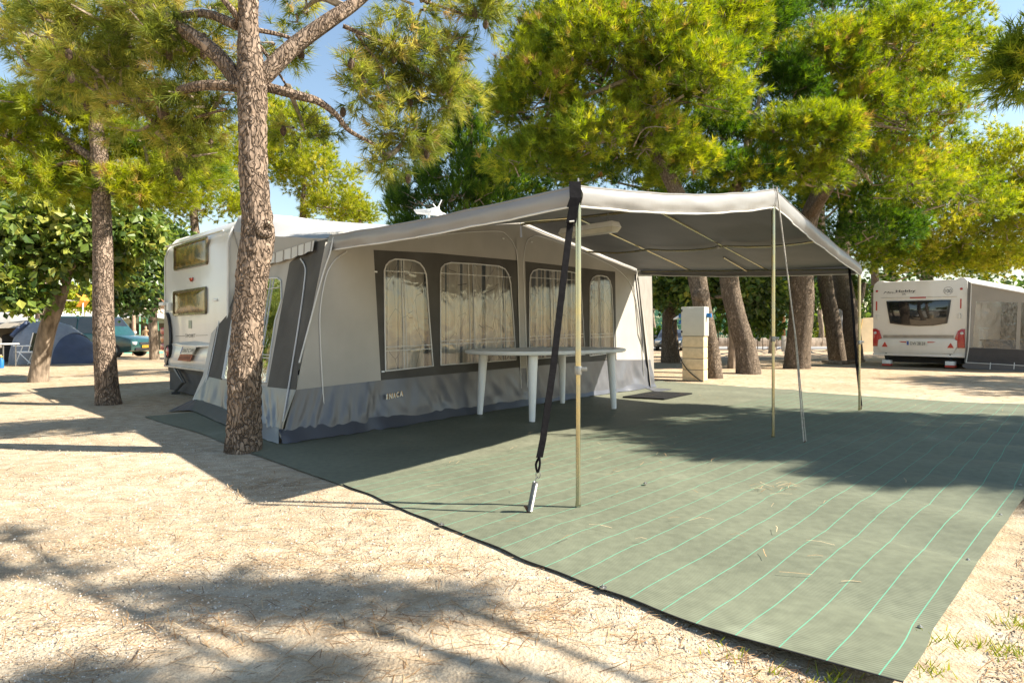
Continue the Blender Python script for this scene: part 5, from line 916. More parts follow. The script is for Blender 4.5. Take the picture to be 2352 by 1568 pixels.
# ------------------------------------------------------------------ white oval table
tl = [G(1102, 951, .015), G(1222, 968, .015), G(1410, 938, .015), G(1292, 925, .015)]; tc = sum(tl, Vector()) / 4; tc.z = 0
TX = ((tl[2] - tl[1]) + (tl[3] - tl[0])); TX.z = 0; TX.normalize(); TY = UP.cross(TX)
TB = thing('garden_table', 'white oval plastic garden table standing in front of the awning windows', 'table', tuple(tc))
def sup(a, b, z, n=48, e=2.6): return [tc + TX * (a * math.copysign(abs(math.cos(t)) ** (2 / e), math.cos(t))) + TY * (b * math.copysign(abs(math.sin(t)) ** (2 / e), math.sin(t))) + UP * z for t in np.linspace(0, 2 * math.pi, n, endpoint=False)]
tm = MB(); rings = [sup(1.0, .60, .694), sup(1.03, .63, .688), sup(1.05, .65, .694), sup(1.06, .66, .712), sup(1.05, .65, .728), sup(1.02, .62, .733), sup(.99, .59, .729)]; vs = sum(rings, []); n = 48
tm.add(vs, [(L * n + k, L * n + (k + 1) % n, (L + 1) * n + (k + 1) % n, (L + 1) * n + k) for L in range(6) for k in range(n)] + [tuple(6 * n + k for k in range(n)), tuple(reversed(range(n)))]); tm.build('table_top', WHITEP, TB)
for p in tl:
    q = tc + (p - tc) * .95; q.z = .68; MB().tube([q, q.lerp(p, .1), p.lerp(q, .06), p], [.052, .050, .033, .031], 12).build('leg', WHITEP, TB)

# ------------------------------------------------------------------ power pedestal
pk = G(1616, 876.5); fx_ = Vector((-.83, .55, 0)).normalized(); sy_ = Vector((.55, .83, 0)).normalized()
PP = thing('power_pedestal', 'sand stone pillar carrying a grey electrical cabinet with blue sockets', 'power post', tuple(pk + fx_ * .2 + sy_ * .14))
STONE = mat('sand_stone', (.62, .50, .32), .85, var=.07, vscale=14, bump=.2, bscale=90, spec=.15); CAB = mat('grey_cabinet', (.50, .48, .40), .5, var=.03); MORT = mat('dark_mortar', (.24, .22, .18), .95)
zb = [0, .215, .425, .635, .845]; cpt = pk + fx_ * .20 + sy_ * .14
for k in range(4): MB().box(cpt + UP * ((zb[k] + zb[k + 1]) / 2 + .0), (.40, .28, zb[k + 1] - zb[k] - .014), ax=(fx_, sy_, UP)).build('stone_block', STONE, PP, bevel=.006)
MB().box(cpt + UP * .425, (.385, .265, .845), ax=(fx_, sy_, UP)).build('mortar_core', MORT, PP)
cb = MB().box(cpt + UP * 1.125, (.44, .30, .55), ax=(fx_, sy_, UP)).build('cabinet', CAB, PP, bevel=.010)
MB().box(cpt + UP * 1.125 - sy_ * .153, (.43, .012, .535), ax=(fx_, sy_, UP)).build('cabinet_door', CAB, cb, bevel=.004)
for z in (.93, 1.33): MB().box(cpt + fx_ * .205 - sy_ * .160 + UP * z, (.03, .012, .04), ax=(fx_, sy_, UP)).build('hinge', BLACK, cb, bevel=.003)
MB().box(cpt + fx_ * .02 - sy_ * .160 + UP * 1.375, (.10, .004, .012), ax=(fx_, sy_, UP)).build('label_strip', PIPING, cb)
BLUE = mat('blue_socket', (.02, .16, .42), .35, var=.1)
for s, zz in ((-1, 1.24), (1, 1.24), (1, 1.12)):
    c = cpt + fx_ * (s * .22) + UP * zz; MB().lathe(c, [(.045, 0), (.045, .03), (.036, .05), (.036, .085), (.01, .09)], 14, ax=(sy_, UP, (fx_ * s + UP * -.15).normalized())).box(c + fx_ * s * .05 + UP * .03, (.06, .07, .01), ax=(fx_, sy_, UP)).build('socket', BLUE, cb)
c = cpt + fx_ * .30 + UP * 1.22; MB().lathe(c, [(.03, 0), (.035, .04), (.02, .10), (.008, .13)], 12, ax=(sy_, UP, (fx_ - UP * .4).normalized())).build('plug', WHITEP, cb)
cabl = [c + fx_ * .10 - UP * .05, c + fx_ * .13 - UP * .2, cpt + fx_ * .33 + UP * .75 - sy_ * .1, cpt + fx_ * .235 + UP * .45 - sy_ * .165, cpt + fx_ * .10 - sy_ * .16 + UP * .22, cpt - fx_ * .12 - sy_ * .17 + UP * .04, cpt - fx_ * .2 - sy_ * .2 + UP * .012, cpt - sy_ * .26 + UP * .012, cpt + fx_ * .3 - sy_ * .2 + UP * .012, cpt + fx_ * .9 - sy_ * .3 + UP * .02]
single('power_cable', MB().tube(cabl, .009, 6, smooth=6), BLACK, 'black power cable hanging from the cabinet down the stone pillar', 'cable', base=Vector((cpt.x, cpt.y, 0)))
# ------------------------------------------------------------------ cream caravan and its awning on the right
HL, HR = PD(2005, 763, 16.6), PD(2219, 763, 14.9); HE = (HR - HL).normalized(); HNn = UP.cross(HE); HNn = HNn if HNn.y < 0 else -HNn     # outward normal, to the camera
def PH(x, y, o=0.0): return hit(x, y, HL + HNn * o, HNn)
def c7(cx, cy): return (1923.6 + .2197 * cx, 574.2 + .2197 * cy)
def H7(cx, cy, o=0.0): return PH(*c7(cx, cy), o)
HB = thing('caravan', 'cream caravan with red tail lamps parked beyond the mat', 'caravan', tuple(Vector((((HL + HR) / 2).x, ((HL + HR) / 2).y, 0)) - HNn * 2.7))
out = [(370, 1070), (370, 600), (372, 400), (385, 355), (420, 325), (470, 322), (500, 335), (700, 325), (1000, 316), (1240, 308), (1275, 288), (1325, 284), (1362, 312), (1360, 600), (1342, 1118), (900, 1095), (400, 1078)]
MB().prism([H7(*p) for p in out], -HNn * 5.4).build('body', CREAMB, HB, bevel=.03)
MB().prism([H7(520, 1110, -.4), H7(1290, 1135, -.4), H7(1290, 1190, -.4), H7(520, 1165, -.4)], -HNn * 4.2).build('underframe', BLACK, HB)
for cxx, cyy in ((560, 1140), (1245, 1165)):
    c = H7(cxx, cyy, -2.4); c.z = .31; MB().lathe(c, [(.2, -.09), (.31, -.08), (.31, .08), (.2, .09)], 20, ax=(HNn, UP, HE)).build('wheel', BLACK, HB)
wp = [(512, 535), (850, 528), (1190, 520), (1172, 650), (1150, 765), (1000, 790), (850, 795), (700, 786), (552, 766), (530, 650)]
wc = sum((H7(*p) for p in wp), Vector()) / len(wp)
fo = MB().prism([H7(*p, .004) for p in wp], HNn * .03).build('window', mat('black_window_frame', (.015, .015, .017), .3, coat=.5), HB, bevel=.012)
MB().prism([H7(*p, .02).lerp(wc + HNn * .02, .07) for p in wp], HNn * .018).build('pane', DARKG, fo, bevel=.01)
def h_quad(pts, m, nm, o=.004, t=.012, bev=0.0, par=HB, **k): return MB().prism([H7(*p, o) for p in pts], HNn * t).build(nm, m, par, bevel=bev, **k)
REDT = mat('red_reflector', (.55, .05, .03), .4, var=.1)
h_quad([(402, 537), (416, 537), (414, 632), (401, 632)], REDT, 'reflector_strip', t=.004); h_quad([(1284, 510), (1298, 510), (1295, 610), (1282, 610)], REDT, 'reflector_strip', t=.004)
for cx_, cy_ in ((413, 430), (1296, 405)): MB().lathe(H7(cx_, cy_), [(.03, 0), (.03, .012), (.015, .018)], 12, ax=(HE, UP, HNn)).build('marker_light', REDL, HB)
for pts, wc_ in (([(374, 822), (405, 820), (440, 840), (466, 922), (430, 960), (428, 1003), (374, 1003)], (395, 864)), ([(1335, 825), (1300, 824), (1262, 845), (1228, 925), (1256, 965), (1258, 1022), (1335, 1024)], (1300, 870))):
    lo = h_quad(pts, REDL, 'tail_lamp', t=.035, bev=.008); MB().lathe(H7(*wc_, .04), [(.036, 0), (.036, .008), (.02, .014)], 12, ax=(HE, UP, HNn)).build('reversing_lens', CLEARL, lo)
for cx_, cy_ in ((418, 700), (1277, 690)): MB().lathe(H7(cx_, cy_), [(.055, 0), (.055, .012), (.05, .014), (.045, .004)], 16, ax=(HE, UP * 1.4, HNn)).box(H7(cx_, cy_, .02), (.03, .12, .03), ax=(HE, UP, HNn)).build('grab_handle', CREAMB, HB, bevel=.004)
h_quad([(757, 492), (925, 488), (925, 502), (757, 505)], REDL, 'brake_light', bev=.004)
e = (H7(815, 437, .006) - H7(610, 442, .006)).normalized()
text_mb('Hobby', H7(610, 441, .006), e, UP, .085, width=(H7(818, 437) - H7(610, 441)).length, bold=.02).build('lettering', INK, HB, smooth=False)
text_mb('Min', H7(480, 456, .006), e, UP, .085, width=(H7(585, 452) - H7(480, 456)).length, font_shear=.4).build('lettering', INK, HB, smooth=False)
MB().tube([H7(585, 452, .007), H7(640, 441, .007), H7(720, 452, .007), H7(822, 443, .007)], .003, 4, smooth=4).build('flourish', INK, HB)
text_mb('DK', H7(677, 470, .006), e, UP, .065, width=(H7(715, 469) - H7(677, 470)).length).build('lettering', INK, HB, smooth=False)
c100 = H7(1157, 425, .004); MB().tube([c100 + HE * (.098 * math.cos(a)) + UP * (.098 * math.sin(a)) for a in np.linspace(0, 6.283, 33)], .003, 4).build('speed_badge', INK, HB)
text_mb('100', H7(1122, 447, .006), e, UP, .135, width=(H7(1193, 445) - H7(1122, 447)).length).build('lettering', INK, HB, smooth=False)
BAND = mat('taupe_band', (.36, .31, .25), .5); h_quad([(478, 890), (1216, 890), (1216, 922), (478, 918)], BAND, 'grey_band', t=.004)
MB().tube([H7(455, 500, .004), H7(1250, 486, .004)], .010, 6).tube([H7(478, 884, .006), H7(1216, 884, .006)], .006, 6).build('trim', TRIMW, HB)
h_quad([(432, 935), (470, 924), (1215, 930), (1258, 945), (1256, 1010), (1215, 1085), (1100, 1085), (600, 1078), (470, 1070), (425, 1000)], CREAMB, 'bumper_moulding', t=.05, bev=.02)
h_quad([(372, 1072), (1342, 1092), (1340, 1125), (372, 1096)], CREAMB, 'bottom_rail', o=.01, t=.03, bev=.008)
for cx_ in (508, 1178): MB().lathe(H7(cx_, 1078 if cx_ < 800 else 1095, .04), [(.014, 0), (.014, .006)], 8, ax=(HE, UP, HNn)).build('bolt', BLACK, HB)
po = h_quad([(720, 948), (938, 952), (938, 998), (720, 994)], PLM, 'number_plate', o=.056, t=.01)
text_mb('DW 28 59', H7(760, 988, .07), e, UP, .112, width=(H7(916, 988) - H7(760, 988)).length).build('characters', INK, po, smooth=False)
h_quad([(724, 951), (745, 951), (745, 992), (724, 991)], mat('plate_blue', (.05, .10, .35), .4), 'blue_band', o=.067, t=.002, par=po)
h_quad([(640, 953), (718, 955), (718, 967), (665, 963)], REDT, 'reflector_strip', o=.056, t=.003); h_quad([(940, 957), (1027, 960), (1000, 968), (940, 969)], REDT, 'reflector_strip', o=.056, t=.003)
for a, b, c in (((495, 957), (525, 1011), (463, 1009)), ((1184, 970), (1217, 1024), (1146, 1022))): h_quad([a, b, c], REDT, 'reflector_triangle', o=.056, t=.006)
for cx_, cy_ in ((520, 1182), (1183, 1212)):
    p = H7(cx_, cy_, .0); p.z = gz(p.y); so = MB().box(p + UP * .13, (.20, .16, .10), ax=(HE, HNn, UP)).build('steady_block', WHITEP, HB, bevel=.008); MB().box(p + UP * .05, (.21, .17, .05), ax=(HE, HNn, UP)).build('block_base', REDT, so, bevel=.008); MB().tube([p + UP * .17, p + UP * .42 - HNn * .1], .03, 6).build('corner_steady', BLACK, HB)
# awning of the cream caravan
AW2 = thing('caravan_awning', 'pale grey porch awning with clear windows joined to the cream caravan', 'awning', tuple(H7(1700, 1250, .1)))
def q7(pts, m, nm, o=.12, **k): return MB().poly([H7(*p, o) for p in pts]).build(nm, m, AW2, smooth=False)
BG2 = mat('pale_grey_canvas', (.36, .33, .29), .8, var=.05, vscale=2, bump=.1, bscale=200); CH2 = mat('charcoal_vinyl', (.055, .052, .055), .55, var=.1)
win2 = [(1450, 537), (1885, 548), (1862, 1034), (1412, 1012)]; win3 = [(1925, 550), (2350, 562), (2350, 1050), (1905, 1040)]
MB().holed([H7(*p, .12) for p in ((1395, 345), (1950, 448), (2400, 530), (2400, 1060), (1373, 1016), (1360, 1000))], [[H7(*p, .12) for p in win2], [H7(*p, .12) for p in win3]], lambda p: ((p - HL).dot(HE), p.z)).build('wall_panel', BG2, AW2, smooth=False)
q7(win2, FILM2, 'window', .118); q7(win3, FILM2, 'window', .118)
q7([(1375, 1018), (2400, 1062), (2400, 1230), (1345, 1172)], CH2, 'kick_panel', .125); q7([(1345, 1172), (2400, 1230), (2400, 1295), (1352, 1240), (1300, 1212)], SKIRTM, 'skirt', .13)
MB().tube([H7(1340, 1174, .15), H7(1600, 1188, .15), H7(2400, 1232, .15)], .010, 5).tube([H7(1395, 345, .14), H7(1950, 448, .14), H7(2400, 532, .14)], .016, 6).tube([H7(1400, 350, .13), H7(1372, 1010, .13), H7(1345, 1172, .13)], .012, 5).build('piping', PIPING, AW2)
for cx_ in (1600, 1850): MB().tube([H7(cx_, 1175, .15), H7(cx_ - 6, 1245, .2)], .010, 5).build('peg_strap', PIPING, AW2)
a, b = H7(1395, 340, .12), H7(2400, 528, .12); MB().quad(a, b, b - HNn * 4 + UP * .1, a - HNn * 4 + UP * .05).build('roof', ROOFC, AW2)
wr = [H7(2400, 528, .12), H7(2400, 1290, .12)]; MB().quad(wr[0], wr[1], wr[1] - HNn * 3, wr[0] - HNn * 3).build('added_side_wall', BG2, AW2); MB().quad(H7(1380, 340, -2.9), H7(2500, 500, -2.9), H7(2500, 1290, -2.9), H7(1380, 1230, -2.9)).build('back_wall', mat('dim_back_canvas', (.16, .14, .11), .9), AW2)  # unseen end wall added against the sun; back sheet coloured dark as interior shade
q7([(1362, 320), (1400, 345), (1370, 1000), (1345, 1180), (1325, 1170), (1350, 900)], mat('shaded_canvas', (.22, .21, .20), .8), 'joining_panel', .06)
# inside: bench, bag and pale cupboard seen through the film
for cx_, cy_, w_, h_, m_, lab, nm, cat in ((1490, 960, .25, .5, WHITEP, 'white storage box inside the porch awning', 'storage_box', 'box'), (1720, 960, .8, .35, mat('dark_blue_cloth', (.03, .05, .09), .8), 'dark blue folded lounger inside the porch awning', 'folded_lounger', 'lounger')):
    p = H7(cx_, cy_, -1.2); p.z = gz(p.y); single(nm, MB().box(p + UP * h_, (w_, .4, 2 * h_), ax=(HE, HNn, UP)).box(p + UP * (2 * h_ + .02), (w_ + .04, .44, .04), ax=(HE, HNn, UP)), m_, lab, cat, bevel=.03)

# ------------------------------------------------------------------ things seen under the canopy
def car(name, label, loc, rz, paint, L=4.5, W=1.75, Hh=1.45, estate=True, plate='', platem=None, hood=.95, roof0=.33, van=False):
    t = thing(name, label, 'car', loc, rz, None); x = L / 2
    gh = Hh; belt = .62 * Hh if not van else .56 * Hh
    low = [(-x, .42), (-x + .02, belt), (x - 1.15, belt), (x - .5, belt - .10), (x - .06, belt - .22), (x, .55), (x - .02, .30), (x - .3, .22), (-x + .3, .22), (-x + .03, .28)]
    MB().prism([Vector((a, -W / 2, z)) for a, z in low], (0, W, 0)).build('body', paint, t, bevel=.07)
    ws, rs, re = x - 1.05, x - (1.85 if not van else 1.65), -x + .35
    cab = []; 
    for yy, sgn in ((-1, -1), (1, 1)):
        cab += [Vector((ws, yy * (W / 2 - .04), belt - .02)), Vector((rs, yy * (W / 2 - .17), gh - .03)), Vector((re, yy * (W / 2 - .17), gh - .02)), Vector((-x + .05, yy * (W / 2 - .04), belt - .02))]
    cb = MB().add(cab, [(0, 1, 2, 3), (7, 6, 5, 4), (0, 4, 5, 1), (1, 5, 6, 2), (2, 6, 7, 3)]).build('cabin', paint, t, bevel=.06)
    o = .012
    MB().quad(Vector((ws - .07 + o, -W / 2 + .16, belt + .03)), Vector((ws - .07 + o, W / 2 - .16, belt + .03)), Vector((rs + .05 + o, W / 2 - .25, gh - .08)), Vector((rs + .05 + o, -W / 2 + .25, gh - .08))).build('windscreen', DARKG, cb)
    for s in (-1, 1):
        yb, yt = s * (W / 2 - .05 + o), s * (W / 2 - .155 + o); mids = [(ws - .22, rs - .03, rs - .85, rs - .85), (rs - .93, rs - .93, re + .3, re + .15)]
        for (b0, t0, t1, b1) in mids: MB().quad(Vector((b0, yb, belt + .04)), Vector((t0, yt, gh - .09)), Vector((t1, yt, gh - .09)), Vector((b1, yb, belt + .04))).build('side_window', DARKG, cb)
        MB().box((ws - .15, s * (W / 2 + .08), belt + .07), (.12, .17, .12)).build('wing_mirror', paint if not van else mat('grey_mirror', (.5, .49, .47), .5), t, bevel=.03)
        MB().box((x - .07, s * (W / 2 - .27), .60 + .02 * van), (.16, .42, .14), rz=-s * .35).build('headlight', CLEARL, t, bevel=.03)
        MB().box((-.2, s * (W / 2 + .004), .42), (1.9, .02, .05)).build('side_moulding', BLACK, t, bevel=.005)
        for xx in (x - .82, -x + .82):
            wh = MB().lathe((xx, s * (W / 2 - .09), .31), [(.20, -.10), (.305, -.09), (.31, 0), (.305, .09), (.20, .10)], 22, ax=(Vector((1, 0, 0)), UP, Vector((0, 1, 0)))).build('wheel', BLACK, t); MB().lathe((xx, s * (W / 2 + .005), .31), [(.19, -.01), (.19, .01), (.05, .02)], 14, ax=(Vector((1, 0, 0)), UP, Vector((0, s, 0)))).build('rim', GREYM, wh)
    MB().box((x - .015, 0, .60), (.05, W * .42, .11)).build('grille', BLACK, t, bevel=.01)
    for k in range(2): MB().box((x + .015, 0, .575 + .05 * k), (.01, W * .40, .012)).build('grille_bar', GREYM, t)
    MB().box((x - .01, 0, .36), (.07, W * .75, .12)).build('lower_grille', BLACK, t, bevel=.01)
    if plate:
        po = MB().box((x + .035, 0, .47), (.012, .52, .11)).build('number_plate', platem or PLM, t); text_mb(plate, Vector((x + .044, -.22, .435)), Vector((0, 1, 0)), UP, .1, width=.44).build('characters', INK, po, smooth=False)
    return t
GREENP = mat('dark_green_paint', (.012, .062, .058), .25, var=.1, coat=.8); SILV = mat('slate_grey_paint', (.10, .115, .13), .28, metal=.5, var=.08, coat=.7); DSIL = mat('blue_grey_paint', (.06, .075, .10), .28, metal=.4, coat=.7)
YPL = mat('yellow_plate', (.62, .34, .02), .5)
vp = Vector((PD(313, 763, 25.6).x - 2.08, 26.4, gz(26.4))); car('van', 'dark green van with yellow number plate parked behind the blue dome tent', tuple(vp), math.radians(-4), GREENP, 4.15, 1.72, 1.82, plate='68-FR-JK', platem=YPL, van=True)
g1 = G(1536, 806); car('parked_car', 'slate grey estate car parked behind the dark straight pine', (g1.x + .8, g1.y + 2.1, gz(g1.y + 2)), math.radians(-113), SILV, 4.5, 1.78, 1.46, plate='BN-EW 16')
g2 = G(1497, 804); car('parked_car', 'dark blue grey car half hidden by the awning corner', (g2.x - .45, g2.y + 2.2, gz(g2.y + 2)), math.radians(-108), DSIL, 4.4, 1.76, 1.42, plate='ZH 5521')
for px, y0, y1, wd, lab in ((1800, 732, 807, .13, 'square brown timber post with a pale concrete foot'),):
    g = G(px, y1); T = thing('timber_post', lab, 'post', tuple(g)); MB().box(g + UP * .5, (.2, .2, 1.0)).build('concrete_foot', mat('pale_concrete', (.42, .40, .36), .9), T, bevel=.02); MB().box(g + UP * 1.55, (.16, .16, 1.4)).build('timber', mat('orange_timber', (.35, .17, .06), .8, var=.2, stretch=(1, 1, .2)), T, bevel=.01)
# green sports court fence
NET = mat('green_netting', (.10, .34, .22), .7, var=.2, vscale=3); m_, t_, N_, L_n = NET, NET.node_tree, NET.node_tree.nodes, NET.node_tree.links
trn = N_.new('ShaderNodeBsdfTransparent'); msn = N_.new('ShaderNodeMixShader'); msn.inputs[0].default_value = .45; L_n.new(N_['Principled BSDF'].outputs[0], msn.inputs[1]); L_n.new(trn.outputs[0], msn.inputs[2]); L_n.new(msn.outputs[0], N_['Material Output'].inputs[0])
FN = thing('court_fence', 'tall green netting fence of a sports court beyond the road', 'fence', (14, 54, gz(54))); GP = mat('green_post', (.05, .2, .12), .6)
for k in range(8):
    xa = 9 + 2.6 * k; MB().tube([Vector((xa, 54, gz(54) - .02)), Vector((xa, 54, gz(54) + 3.7))], .045, 6).build('post', GP, FN)
    if k < 7: MB().quad(Vector((xa + .05, 54, gz(54) + .15)), Vector((xa + 2.55, 54, gz(54) + .15)), Vector((xa + 2.55, 54, gz(54) + 3.6)), Vector((xa + .05, 54, gz(54) + 3.6))).build('net_panel', NET, FN)
    if k < 7:
        for zz in (.15, 1.9, 3.6): MB().tube([Vector((xa, 54, gz(54) + zz)), Vector((xa + 2.6, 54, gz(54) + zz))], .025, 5).build('rail', GP, FN)
# low stone wall below the fence
WLS = mat('pale_rubble', (.46, .38, .30), .95, var=.3, vscale=3, bump=.8, bscale=8); single('rubble_wall', MB().box((17, 52.5, gz(52) + .35), (24, .5, .8)), WLS, 'low pale rubble wall along the far side of the road', 'wall', bevel=.05)
# palm
pg = G(1889, 790); PT = thing('palm_tree', 'short stout palm with arching fronds by the road', 'palm', tuple(pg)); hz_ = .95
MB().tube([pg + UP * -.05, pg + UP * .5, pg + UP * hz_, pg + UP * (hz_ + .25)], [.5, .42, .46, .2], 14, smooth=4).build('trunk', bark_mat('palm_bark', (.22, .16, .10), (.33, .25, .16), (.08, .05, .03), 4), PT)
rp_ = np.random.default_rng(3); frv = []
for k in range(46):
    a = rp_.random() * 6.28; el = rp_.uniform(-.1, 1.35); ln = rp_.uniform(1.3, 1.9); dirv = np.array([math.cos(a) * math.cos(el), math.sin(a) * math.cos(el), math.sin(el)]); p = np.array(pg + UP * (hz_ + .2)); segs = [p]; d_ = dirv.copy()
    for s in range(8): p = p + d_ * ln / 8; segs.append(p); d_ = unit(d_ + np.array([0, 0, -.16]))
    for s in range(1, 9):
        q, dd2 = segs[s], unit(segs[s] - segs[s - 1]); sd2 = unit(np.cross(dd2, [0, 0, 1]) + 1e-6)
        for sg in (-1, 1):
            for j in (0, .5):
                b_ = segs[s - 1] * (1 - j) + q * j; tip = b_ + (sd2 * sg * .8 + dd2 * .7 + np.array([0, 0, -.15])) * .32 * (1.1 - s / 11); frv += [b_ - dd2 * .025, b_ + dd2 * .025, tip]
array_mesh('fronds', frv, 3, PINE_BRIGHT, PT, np.repeat(rp_.random(len(frv) // 3) * .6 + .2, 3))
gb = G(1855, 792); tree('shrub', 'round low shrub beside the palm', None, [([gb, gb + UP * .3], [.05, .03])], [((gb.x, gb.y, gb.z + .5), (.7, .6, .4), 16)], 91, leafmat=BROAD, kind='broad', bark=BARK_S, clumpR=.3, tuft=10, needles=5, leaf=.14, tint0=.6)['category'] = 'shrub'
# tan tent between the trunks and cream caravan
TANM = mat('tan_tent', (.36, .27, .15), .85, var=.08, vscale=2, bump=.1, bscale=20); tz = 30.0
def TT(x, y, Z): return PD(x, y, Z)
TN = thing('tan_tent', 'tan canvas tent pitched beside the cream caravan', 'tent', tuple(G(1960, 806)))
ridge = [TT(1930, 742, tz), TT(1990, 728, tz), TT(2040, 727, tz)]; front_ = [G(1893, 806), G(1925, 808), G(1962, 808), G(2005, 808), G(2050, 808)]; Zf = front_[2].y
MB().grid(lambda u, v: polyl([G(1893, 807), G(1950, 808), G(2050, 808)], u).lerp(polyl([TT(1945, 742, Zf + 1.2), TT(1985, 730, Zf + 1.2), TT(2040, 727, Zf + 1.2)], u), v) - UP * .12 * math.sin(math.pi * v) * (1 - u), 14, 8).build('front_panel', TANM, TN)
MB().grid(lambda u, v: polyl([TT(1945, 742, Zf + 1.2), TT(1985, 730, Zf + 1.2), TT(2040, 727, Zf + 1.2)], u).lerp(polyl([TT(1950, 760, Zf + 3), TT(1990, 750, Zf + 3.2), TT(2045, 745, Zf + 3.2)], u), v), 8, 4).build('roof_panel', TANM, TN)
MB().tube([TT(1982, 732, Zf + 1.1), TT(1974, 770, Zf + .6), G(1966, 808)], .03, 5).build('door_zip', mat('yellow_zip', (.5, .3, .04), .6), TN)
cz = bR5.y - .35; single('white_cloth', MB().grid(lambda u, v: PD(1922 + 13 * u, 712 + 50 * v - 4 * math.sin(3 * u) + 3 * u, cz + .04 * math.sin(u * 12 + v * 2)), 16, 10), mat('white_cotton', (.62, .60, .58), .9, transl=.3), 'white cloth hung between two pine trunks', 'cloth')
lg = [G(1890, 829, .05), G(1930, 833, .06), G(1985, 828, .05)]; single('fallen_branch', MB().tube([lg[0], lg[1], lg[2]], [.05, .07, .04], 7, smooth=5), BARK_S, 'fallen bare branch lying below the pine trunks', 'branch')

# ------------------------------------------------------------------ left background
DT = thing('dome_tent', 'blue and grey dome tent with an open tan porch', 'tent', (-14.3, 19.0, gz(19)))
g19 = gz(19)
def arch(X, h, hd, a): return Vector((X, 19.0 - hd * math.cos(a) * (1 if abs(math.cos(a)) < .98 else 1), g19 + h * math.sin(a)))
def sect(secs, m, nm, a0=0.0, a1=math.pi, nu=8, nv=22):
    def fn(u, v):
        k = u * (len(secs) - 1); i = min(int(k), len(secs) - 2); f_ = k - i; s = [secs[i][j] * (1 - f_) + secs[i + 1][j] * f_ for j in range(3)]; a = a0 + (a1 - a0) * v
        return arch(s[0], s[1], s[2], a) + Vector((0, -.02 * math.sin(u * 9 + v * 3), .02 * math.sin(v * 7 + u * 5)))
    return MB().grid(fn, nu * (len(secs) - 1), nv).build(nm, m, DT)
TB_ = mat('blue_tent', (.07, .09, .15), .6, var=.12, vscale=3, bump=.3, bscale=8); TG_ = mat('blue_grey_tent', (.27, .28, .30), .6, var=.08, bump=.3, bscale=6); TT_ = mat('taupe_tent', (.30, .26, .20), .75, var=.08, bump=.2, bscale=6)
sect([(-16.9, 1.0, 1.0), (-16.0, 1.34, 1.2), (-15.1, 1.42, 1.25)], TT_, 'porch_roof', .95, math.pi); sect([(-16.9, 1.0, 1.0), (-16.3, 1.22, 1.15), (-15.95, 1.30, 1.2)], TT_, 'porch_wall', .0, .95)
sect([(-15.1, 1.42, 1.25), (-14.93, 1.42, 1.25)], TG_, 'arch_sleeve'); sect([(-14.93, 1.42, 1.25), (-14.45, 1.27, 1.15), (-14.0, .95, 1.0)], TG_, 'grey_panel'); sect([(-14.0, .95, 1.0), (-13.6, .58, .8), (-13.2, .06, .45)], TB_, 'blue_panel')
MB().quad(Vector((-16.8, 19.5, g19)), Vector((-15.05, 19.5, g19)), Vector((-15.05, 19.5, g19 + 1.25)), Vector((-16.8, 19.5, g19 + .9))).build('inner_wall', mat('porch_shade_black', (.03, .03, .035), .9), DT)  # near-black sheet, the shade inside the porch put into its colour
MB().tube([Vector((-15.16, 17.95, g19 + .85)), Vector((-15.10, 18.1, g19 + 1.05)), Vector((-15.06, 18.4, g19 + 1.28))], .07, 8).build('rolled_door', TB_, DT)
MB().box((-15.45, 18.9, g19 + .72), (.32, .12, .7)).build('hanging_organiser', mat('rust_fabric', (.14, .035, .02), .8), DT, bevel=.03)
# folding chair
cp = G(58, 838); CH = thing('camping_chair', 'white framed folding camping chair in front of the dome tent', 'chair', tuple(cp)); s = .9
def cpt_(x, y, z): return cp + Vector((x * s, y * s, z * s))
for y in (0, .5):
    for a, b in (((-.32, y, 0), (-.08, y, .60)), ((.22, y, 0), (-.22, y, .42))): MB().tube([cpt_(*a), cpt_(*b)], .014, 6).build('leg', WHITEP, CH)
    MB().box(cpt_(-.1, y, .62), (.5, .06, .03)).build('armrest', WHITEP, CH, bevel=.008); MB().tube([cpt_(.1, y, .40), cpt_(.26, y, 1.05)], .014, 6).build('back_post', WHITEP, CH)
MB().box(cpt_(-.08, .25, .42), (.46, .46, .04)).build('seat', WHITEP, CH, bevel=.01)
MB().quad(cpt_(.10, .02, .45), cpt_(.10, .48, .45), cpt_(.25, .48, 1.03), cpt_(.25, .02, 1.03)).build('backrest', mat('olive_seat', (.06, .07, .04), .8), CH, solid=.03)
tp = G(2, 842); SMT = thing('camping_table', 'small folding table with a cloth at the porch of the dome tent', 'table', tuple(tp)); MB().box(tp + UP * .62, (.6, .5, .03)).build('table_top', WHITEP, SMT, bevel=.006)
for sx in (-.24, .24):
    for sy in (-.2, .2): MB().tube([tp + Vector((sx, sy, 0)), tp + Vector((sx, sy, .61))], .015, 6).build('leg', GREYM, SMT)
bo = G(3, 845); BT = thing('water_bottle', 'blue water bottle with a yellow cap by the small folding table', 'bottle', tuple(bo)); MB().lathe(bo, [(.055, 0), (.055, .2), (.02, .26), (.02, .28)], 12).build('bottle_body', BLUE, BT); MB().lathe(bo + UP * .28, [(.025, 0), (.025, .03)], 10).build('cap', mat('yellow_cap', (.6, .45, .02), .4), BT)
gb_ = G(130, 833); single('green_bag', MB().lathe(gb_, [(.16, 0), (.19, .05), (.17, .12), (.08, .15)], 12), mat('teal_fabric', (.01, .16, .12), .7), 'small teal pouch lying against the dome tent', 'bag')
